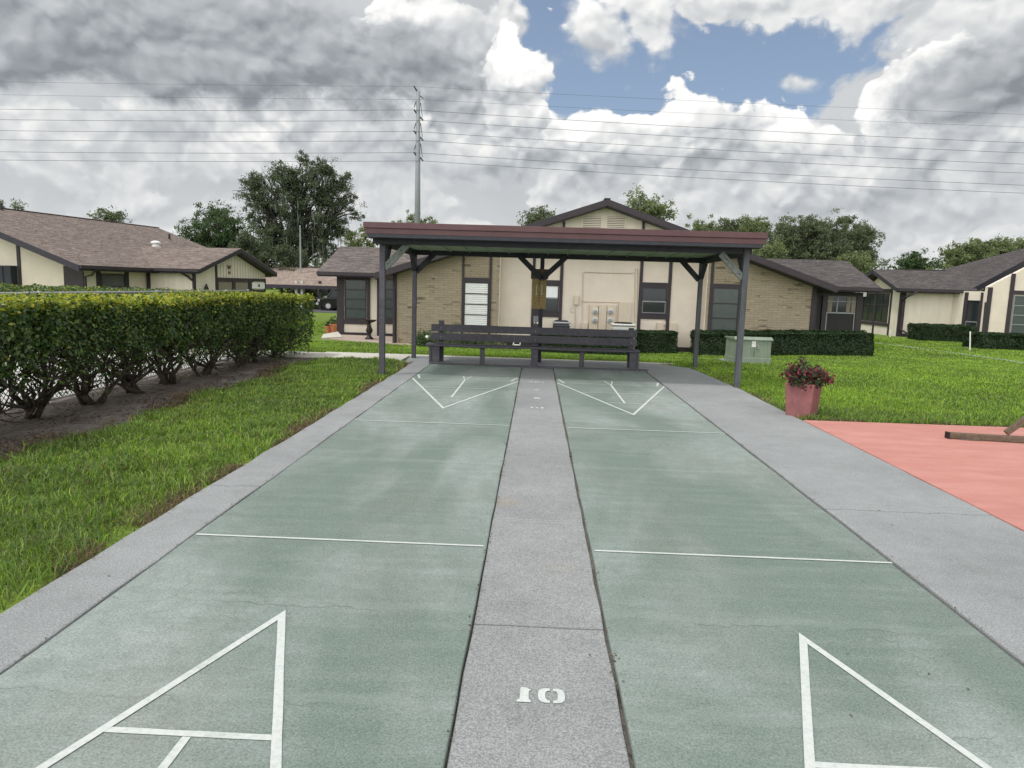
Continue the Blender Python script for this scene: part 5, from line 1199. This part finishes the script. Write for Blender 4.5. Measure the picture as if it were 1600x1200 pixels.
# ================================================================== trees
def curve(a,b,rg,k=5,wob=.12,up=.15):
    a=Vector(a);b=Vector(b);L=(b-a).length; pts=[]
    for i in range(k+1):
        t=i/k; e=math.sin(math.pi*t); pts.append(a.lerp(b,t)+Vector((rg.normal(0,wob*.12)*L*e,rg.normal(0,wob*.12)*L*e,up*L*e)))
    return pts
def tree(name,label,base,lobes,leaf='green_leaf',nclu=60,per=110,csize=.9,lsize=.28,trunk=.35,fork=.35,seed=1,moss=0,limbs=True,bark='oak_bark',group=None,flat=.75,shell=.55):
    """lobes: (centre xyz world, radius xyz); crown = leaf clumps spread through the lobes, each carried by a limb"""
    group=group or {'distant_tree':'distant treetops over the roofs','leafy_tree':'leafy trees behind the houses','broad_oak':'broad oaks behind the right wing'}.get(name)
    rg=np.random.default_rng(seed); base=Vector(base); r=thing(name,label,'tree',base,group); m=MB()
    top=max(c[2]+s[2] for c,s in lobes); zf=base.z+(top-base.z)*fork
    ctr=Vector((np.mean([c[0] for c,s in lobes]),np.mean([c[1] for c,s in lobes]),0))
    f=Vector((base.x*.8+ctr.x*.2,base.y*.8+ctr.y*.2,zf))
    m.tube(curve(base,f,rg,4,.2,0),list(np.linspace(trunk*1.25,trunk*.85,5)),9)
    P_=[];mossP=[]
    vol=np.array([s[0]*s[1]*s[2] for c,s in lobes])**.75; vol/=vol.sum()
    for li,(c,s) in enumerate(lobes):
        c=Vector(c); lp=curve(f,c+Vector((0,0,-.15*s[2])),rg,6,.5,.03); m.tube(lp,list(np.linspace(trunk*.62,trunk*.16,7)),7)
        for k in range(max(2,int(nclu*.72*vol[li]))):
            d=rg.normal(size=3); d/=np.linalg.norm(d); q=rg.uniform(shell,1.)
            p=Vector((c.x+d[0]*s[0]*q,c.y+d[1]*s[1]*q,c.z+d[2]*s[2]*q))
            j=rg.integers(2,6); bp=curve(lp[j],p,rg,4,.5,.08); m.tube(bp,list(np.linspace(trunk*.17,trunk*.035,5)),5)
            for t_ in range(3):
                e=p+Vector((rg.normal(0,csize*.6),rg.normal(0,csize*.6),rg.normal(0,csize*.35))); m.tube([bp[3],(bp[3]+e)/2,e],[trunk*.06,trunk*.04,trunk*.015],4)
            n=int(per*1.45*rg.uniform(.5,1.5)); cs=csize*rg.uniform(.6,1.25)
            sub=rg.normal(0,cs*.62,(7,3)); sub[:,2]*=flat
            pts=np.array(p)+sub[rg.integers(0,7,n)]+rg.normal(0,cs*.20,(n,3))*np.array([1,1,flat])
            P_.append(pts)
            if moss and d[2]<.35 and p.z<base.z+(top-base.z)*.62: mossP+= [np.array(p)+rg.normal(0,cs*.5,3) for _ in range(moss)]
    m.build('trunk',bark,r,smooth=True)
    P_=np.concatenate(P_); P_=np.concatenate([P_,P_+rg.normal(0,csize*.10,P_.shape)]); leaves('crown',P_,lsize*.72,[leaf],r,rg,None,1.,.5)
    if moss:
        mp=np.array(mossP); N=len(mp); L=rg.uniform(.5,1.9,N); w=rg.uniform(.05,.14,N); a=rg.uniform(0,6.28,N); sx=np.column_stack([np.cos(a),np.sin(a),0*a])
        b0=mp-sx*w[:,None]/2;b1=mp+sx*w[:,None]/2; dn=np.column_stack([rg.normal(0,.08,N),rg.normal(0,.08,N),-L]); md=mp+dn*.5+rg.normal(0,.05,(N,3)); tp=mp+dn
        V=np.stack([b0,b1,md+sx*w[:,None]*.6,md-sx*w[:,None]*.5,tp],1).reshape(-1,3); bs=(np.arange(N)*5)[:,None]
        npmesh('moss',V,np.concatenate([bs+np.array([0,1,2,3]),bs+np.array([3,2,4])],1).ravel(),np.tile(np.array([4,3]),N),['moss_grey'],r)
    return r
def LB(u,v,Y,ru,rv,dy=1.):
    c=atY(u,v,Y); k=Y/1110; return ((c.x,c.y,c.z),(ru*k,ru*k*dy,rv*k))
Y=75
tree('live_oak','tall spreading live oak hung with grey moss, largest tree in the picture',(atY(463,440,Y).x,Y,-.95),[LB(410,300,Y,34,38),LB(455,272,Y,40,30),LB(505,278,Y,40,30),LB(530,325,Y,28,38),LB(480,325,Y,50,34),LB(415,350,Y,34,38),LB(500,370,Y,40,28),LB(445,375,Y,40,26)],'mossy_oak_leaf',230,150,1.0,.25,.75,.18,seed=11,moss=8,shell=.40)
Y=66
tree('leafy_tree','dense dark green tree just left of the mossy oak',(atY(335,440,Y).x,Y,-.95),[LB(318,360,Y,30,28),LB(345,345,Y,28,28),LB(360,375,Y,30,26),LB(325,385,Y,36,24),LB(375,395,Y,30,25)],'green_leaf',90,150,.9,.26,.4,.3,seed=12)
Y=64
tree('leafy_tree','dark leafy tree below the oak just above the W gable',(atY(405,440,Y).x,Y,-.95),[LB(395,395,Y,30,26),LB(425,400,Y,26,20),LB(380,410,Y,22,18),LB(450,408,Y,22,14)],'mossy_oak_leaf',60,140,.8,.26,.3,.25,seed=13,moss=3)
Y=95
tree('distant_tree','pale green tree between the oak and the left wing roof',(atY(565,440,Y).x,Y,-.95),[LB(560,375,Y,22,18),LB(585,370,Y,18,14),LB(545,395,Y,18,14)],'light_leaf',34,110,1.0,.32,.3,.3,seed=14)
Y=120
tree('distant_tree','pale treetop beside the base of the steel pole above the shelter roof',(atY(650,440,Y).x,Y,-.95),[LB(640,350,Y,18,14),LB(665,356,Y,14,11)],'light_leaf',26,90,1.1,.36,.3,.3,seed=15)
Y=60
tree('distant_tree','dark sparse treetop behind the left slope of the front gable',(atY(845,440,Y).x,Y,-.95),[LB(845,342,Y,20,14),LB(832,345,Y,10,10)],'oak_leaf',30,40,.7,.26,.25,.4,seed=16)
Y=58
tree('distant_tree','airy grey green treetop behind the right slope of the front gable',(atY(1015,440,Y).x,Y,-.95),[LB(1005,320,Y,22,16),LB(1032,330,Y,20,18)],'light_leaf',40,60,.75,.26,.28,.4,seed=17)
Y=90
for i,(u,v,ru,rv,l) in enumerate(((1105,362,26,13,'low round treetop just right of the front gable'),(1140,360,24,12,'low treetop above the middle of the shelter roof edge'),(1175,358,26,13,'low treetop above the right end of the shelter roof'))):
    tree('distant_tree',l,(atY(u,440,Y).x,Y,-.95),[LB(u-8,v,Y,ru*.7,rv),LB(u+12,v+4,Y,ru*.7,rv)],'light_leaf' if i!=1 else 'oak_leaf',40,110,.9,.32,.3,.35,seed=20+i)
Y=70
tree('broad_oak','broad dense oak behind the right wing roof',(atY(1280,440,Y).x,Y,-.95),[LB(1215,372,Y,30,22),LB(1250,362,Y,34,20),LB(1285,368,Y,34,26),LB(1240,395,Y,40,22),LB(1290,400,Y,36,22)],'oak_leaf',130,150,.9,.27,.5,.3,seed=24)
tree('broad_oak','taller rounded oak just left of the gap of sky on the right',(atY(1330,440,Y).x,Y+4,-.95),[LB(1315,368,Y+4,26,24),LB(1338,378,Y+4,26,24),LB(1352,398,Y+4,22,20),LB(1315,400,Y+4,30,20)],'oak_leaf',95,150,.9,.27,.45,.3,seed=25)
tree('leafy_tree','lighter green tree low behind the end of the right wing roof',(atY(1345,440,60).x,60,-.9),[LB(1345,418,60,24,14),LB(1325,415,60,18,14),LB(1200,398,60,26,16)],'light_leaf',50,120,.7,.26,.25,.3,seed=26)
Y=85
tree('distant_tree','small dark rounded tree over the ridge of the dark roofed house',(atY(1428,440,Y).x,Y,-.9),[LB(1428,412,Y,18,10),LB(1405,417,Y,9,7),LB(1452,418,Y,14,8)],'green_leaf',36,110,.8,.3,.3,.3,seed=27)
Y=70
for i,(u,v,ru,rv,l) in enumerate(((1505,402,26,14,'light green tree at the left of the right hand treeline'),(1545,394,30,18,'taller light green tree behind the dark sloping roof'),(1590,392,28,16,'light green tree at the right edge of the photo'))):
    tree('leafy_tree',l,(atY(u,440,Y).x,Y,-.9),[LB(u-10,v,Y,ru*.7,rv),LB(u+12,v-2,Y,ru*.7,rv),LB(u,v+10,Y,ru,rv)],'light_leaf',60,130,.85,.27,.35,.3,seed=30+i)
Y=70
tree('distant_tree','small airy treetop above the brown roof on the left',(atY(170,440,Y).x,Y,-.9),[LB(165,338,Y,16,9),LB(186,342,Y,11,8)],'oak_leaf',30,36,.7,.26,.25,.5,seed=34)
tree('distant_tree','treetop and bare twigs above the roof ridge at the left edge',(atY(6,440,Y).x,Y,-.9),[LB(2,322,Y,14,8),LB(28,324,Y,8,5)],'oak_leaf',16,40,.6,.24,.25,.5,seed=35)
# far wood along the horizon: one continuous mass seen only in gaps
def far_wood():
    rg=np.random.default_rng(77); n=26000; x=rg.uniform(-260,300,n); h=6+2.2*np.sin(x*.09)+1.6*np.sin(x*.23+1)+rg.normal(0,.8,n); z=-.9+np.abs(h)*rg.uniform(0,1,n)**.7; y=170+rg.uniform(0,14,n)
    o=leaves('far_wood',np.column_stack([x,y,z]),1.5,['oak_leaf'],None,rg); o['kind']='stuff'; o['label']='far belt of woodland along the horizon behind the houses'; o['category']='woodland'
far_wood()
# ================================================================== grass
def inpoly(x,y,poly):
    c=np.zeros(len(x),bool); n=len(poly)
    for i in range(n):
        x1,y1=poly[i]; x2,y2=poly[(i+1)%n]
        k=((y1>y)!=(y2>y))&(x<(x2-x1)*(y-y1)/(y2-y1+1e-12)+x1); c^=k
    return c
def bed_edge(y): return -4.42+.10*np.sin(y*1.9)+.06*np.sin(y*4.7)
def vnoise(x,y,k,seed):
    ph=np.random.default_rng(seed).uniform(0,6.28,8)
    return .25*(np.sin(x*k+ph[0])*np.sin(y*k*1.1+ph[1])+np.sin(x*k*2.3+y*k+ph[2])+.7*np.sin(y*k*3.1-x*k*1.7+ph[3])+.5*np.sin(x*k*5.3+ph[4])*np.sin(y*k*4.7+ph[5]))
def make_grass():
    rg=np.random.default_rng(9)
    # strip beside the left walk
    n=150000; y=1.6+12.5*rg.uniform(0,1,n)**1.35; x=rg.uniform(-4.75,-2.40,n)
    e=bed_edge(y)+rg.normal(0,.07,n); ok=(x>e)&(x<-2.425+rg.normal(0,.02,n))&(y<14.05-.0*x)&~((x>-2.75)&(y>13.6))
    nz=vnoise(x,y,2.3,1); edge=np.clip((-2.42-x)/.35,0,1)*np.clip((x-bed_edge(y))/.3,0,1)
    ok&=rg.uniform(size=n)<np.clip(.02+.98*edge+.5*nz,.04,1)
    x,y=x[ok],y[ok]; d=np.hypot(x-CX,y)
    hgt=np.where(d<8,.078,.066)*(1+.8*vnoise(x,y,4.,2)); w=.0056*np.clip(d/5,.9,2.6)
    o=grass('grass',np.column_stack([x,y]),hgt,w,['grass_blade','lawn_blade','dry_blade'],1.1,2,np.where(rg.uniform(size=len(x))<.07+.20*np.clip(vnoise(x,y,1.9,31),0,1),2,(rg.uniform(size=len(x))<.30+.4*vnoise(x,y,1.3,5)).astype(int))); o['kind']='stuff'; o['label']='rough green grass strip between the hedge bed and the left concrete walk'; o['category']='grass'
    n=26000; y=1.6+12.2*rg.uniform(0,1,n)**1.3; s=rg.uniform(size=n)<.62; x=np.where(s,-2.42-np.abs(rg.normal(0,.13,n)),bed_edge(y)+rg.normal(0,.14,n))
    pn=vnoise(x,y,2.1,7)+.5*vnoise(x,y,6,8); ok=(pn>-.05)&(x<-2.40); x,y=x[ok],y[ok]
    o=grass('dry_grass',np.column_stack([x,y]),.045+0*x,.005*np.clip(np.hypot(x,y)/5,.9,2.2),['dry_blade'],1.6,3); o['kind']='stuff'; o['label']='dry straw coloured thatch along the edges of the left grass strip'; o['category']='dry grass'
    # lawns
    lawns=[[(-14,15.32),(-4.6,15.32),(-2.6,15.37),(2.9,15.32),(3.05,15.08),(2.5,15.0),(3.12,14.3),(3.27,11.2),(3.25,8.72),(9.1,8.74),(9.1,5),(30,5),(30,34),(-14,34)]]
    N=420000
    # draw by 1/d^2 so that every part of the picture gets the same cover
    u=rg.uniform(0,1,N*3); d=8.6*(36/8.6)**(u**.85); a=rg.uniform(-.62,.72,N*3); x=CX+d*np.sin(a); y=d*np.cos(a)
    ok=inpoly(x,y,lawns[0])
    fx=(x>-4.9)&(x<8.9)&(y>22.9); fx|=(x>-8.1)&(x<-4.5)&(y>24.4)&(y<34); fx|=(x>8.5)&(x<12.3)&(y>25.4); fx|=(x>-7.7)&(x<-3.8)&(y>23.2)
    C=NARROW
    for i in range(len(C)-1):
        p,q=C[i],C[i+1]; dx,dy=q.x-p.x,q.y-p.y; L2=dx*dx+dy*dy; t=np.clip(((x-p.x)*dx+(y-p.y)*dy)/L2,0,1); fx|=np.hypot(x-p.x-t*dx,y-p.y-t*dy)<.13
    ok&=~fx; ok&=~((np.abs(x-3.36)<.17)&(np.abs(y-9.05)<.17))
    x,y=x[ok][:N],y[ok][:N]; d=np.hypot(x,y)
    h=np.where(d<13,.058,.05)*(1+.45*vnoise(x,y,2.,12)); h=np.where((y<9.2)&(x>3.3),h*1.5,h)
    mi=np.where(rg.uniform(size=len(x))<.62+.45*vnoise(x,y,.7,13),1,0); mi=np.where((d<11.5)&(y<9.6)&(rg.uniform(size=len(x))<.5),0,mi)
    o=grass('lawn_grass',np.column_stack([x,y]),h,.0042*np.clip(d/5,1,6),['grass_blade','lawn_blade','dry_blade'],.9,4,np.where(rg.uniform(size=len(x))<.035,2,mi)); o['kind']='stuff'; o['label']='bright green mown lawn around the houses and beyond the shelter'; o['category']='lawn'
    n=9000; t=rg.uniform(0,1,n); x=np.where(t<.7,3.3+rg.uniform(0,1,n)*5.7,3.27+np.abs(rg.normal(0,.06,n))); y=np.where(t<.7,8.74+np.abs(rg.normal(0,.10,n)),rg.uniform(8.7,14.3,n)); ok=vnoise(x,y,3.,21)>-.15; ok&=~((np.abs(x-3.36)<.2)&(np.abs(y-9.05)<.2)); x,y=x[ok],y[ok]
    o=grass('dry_grass',np.column_stack([x,y]),.05+0*x,.008+0*x,['dry_blade'],1.5,5); o['kind']='stuff'; o['label']='brown dead grass along the edge of the pink patio'; o['category']='dry grass'
make_grass()
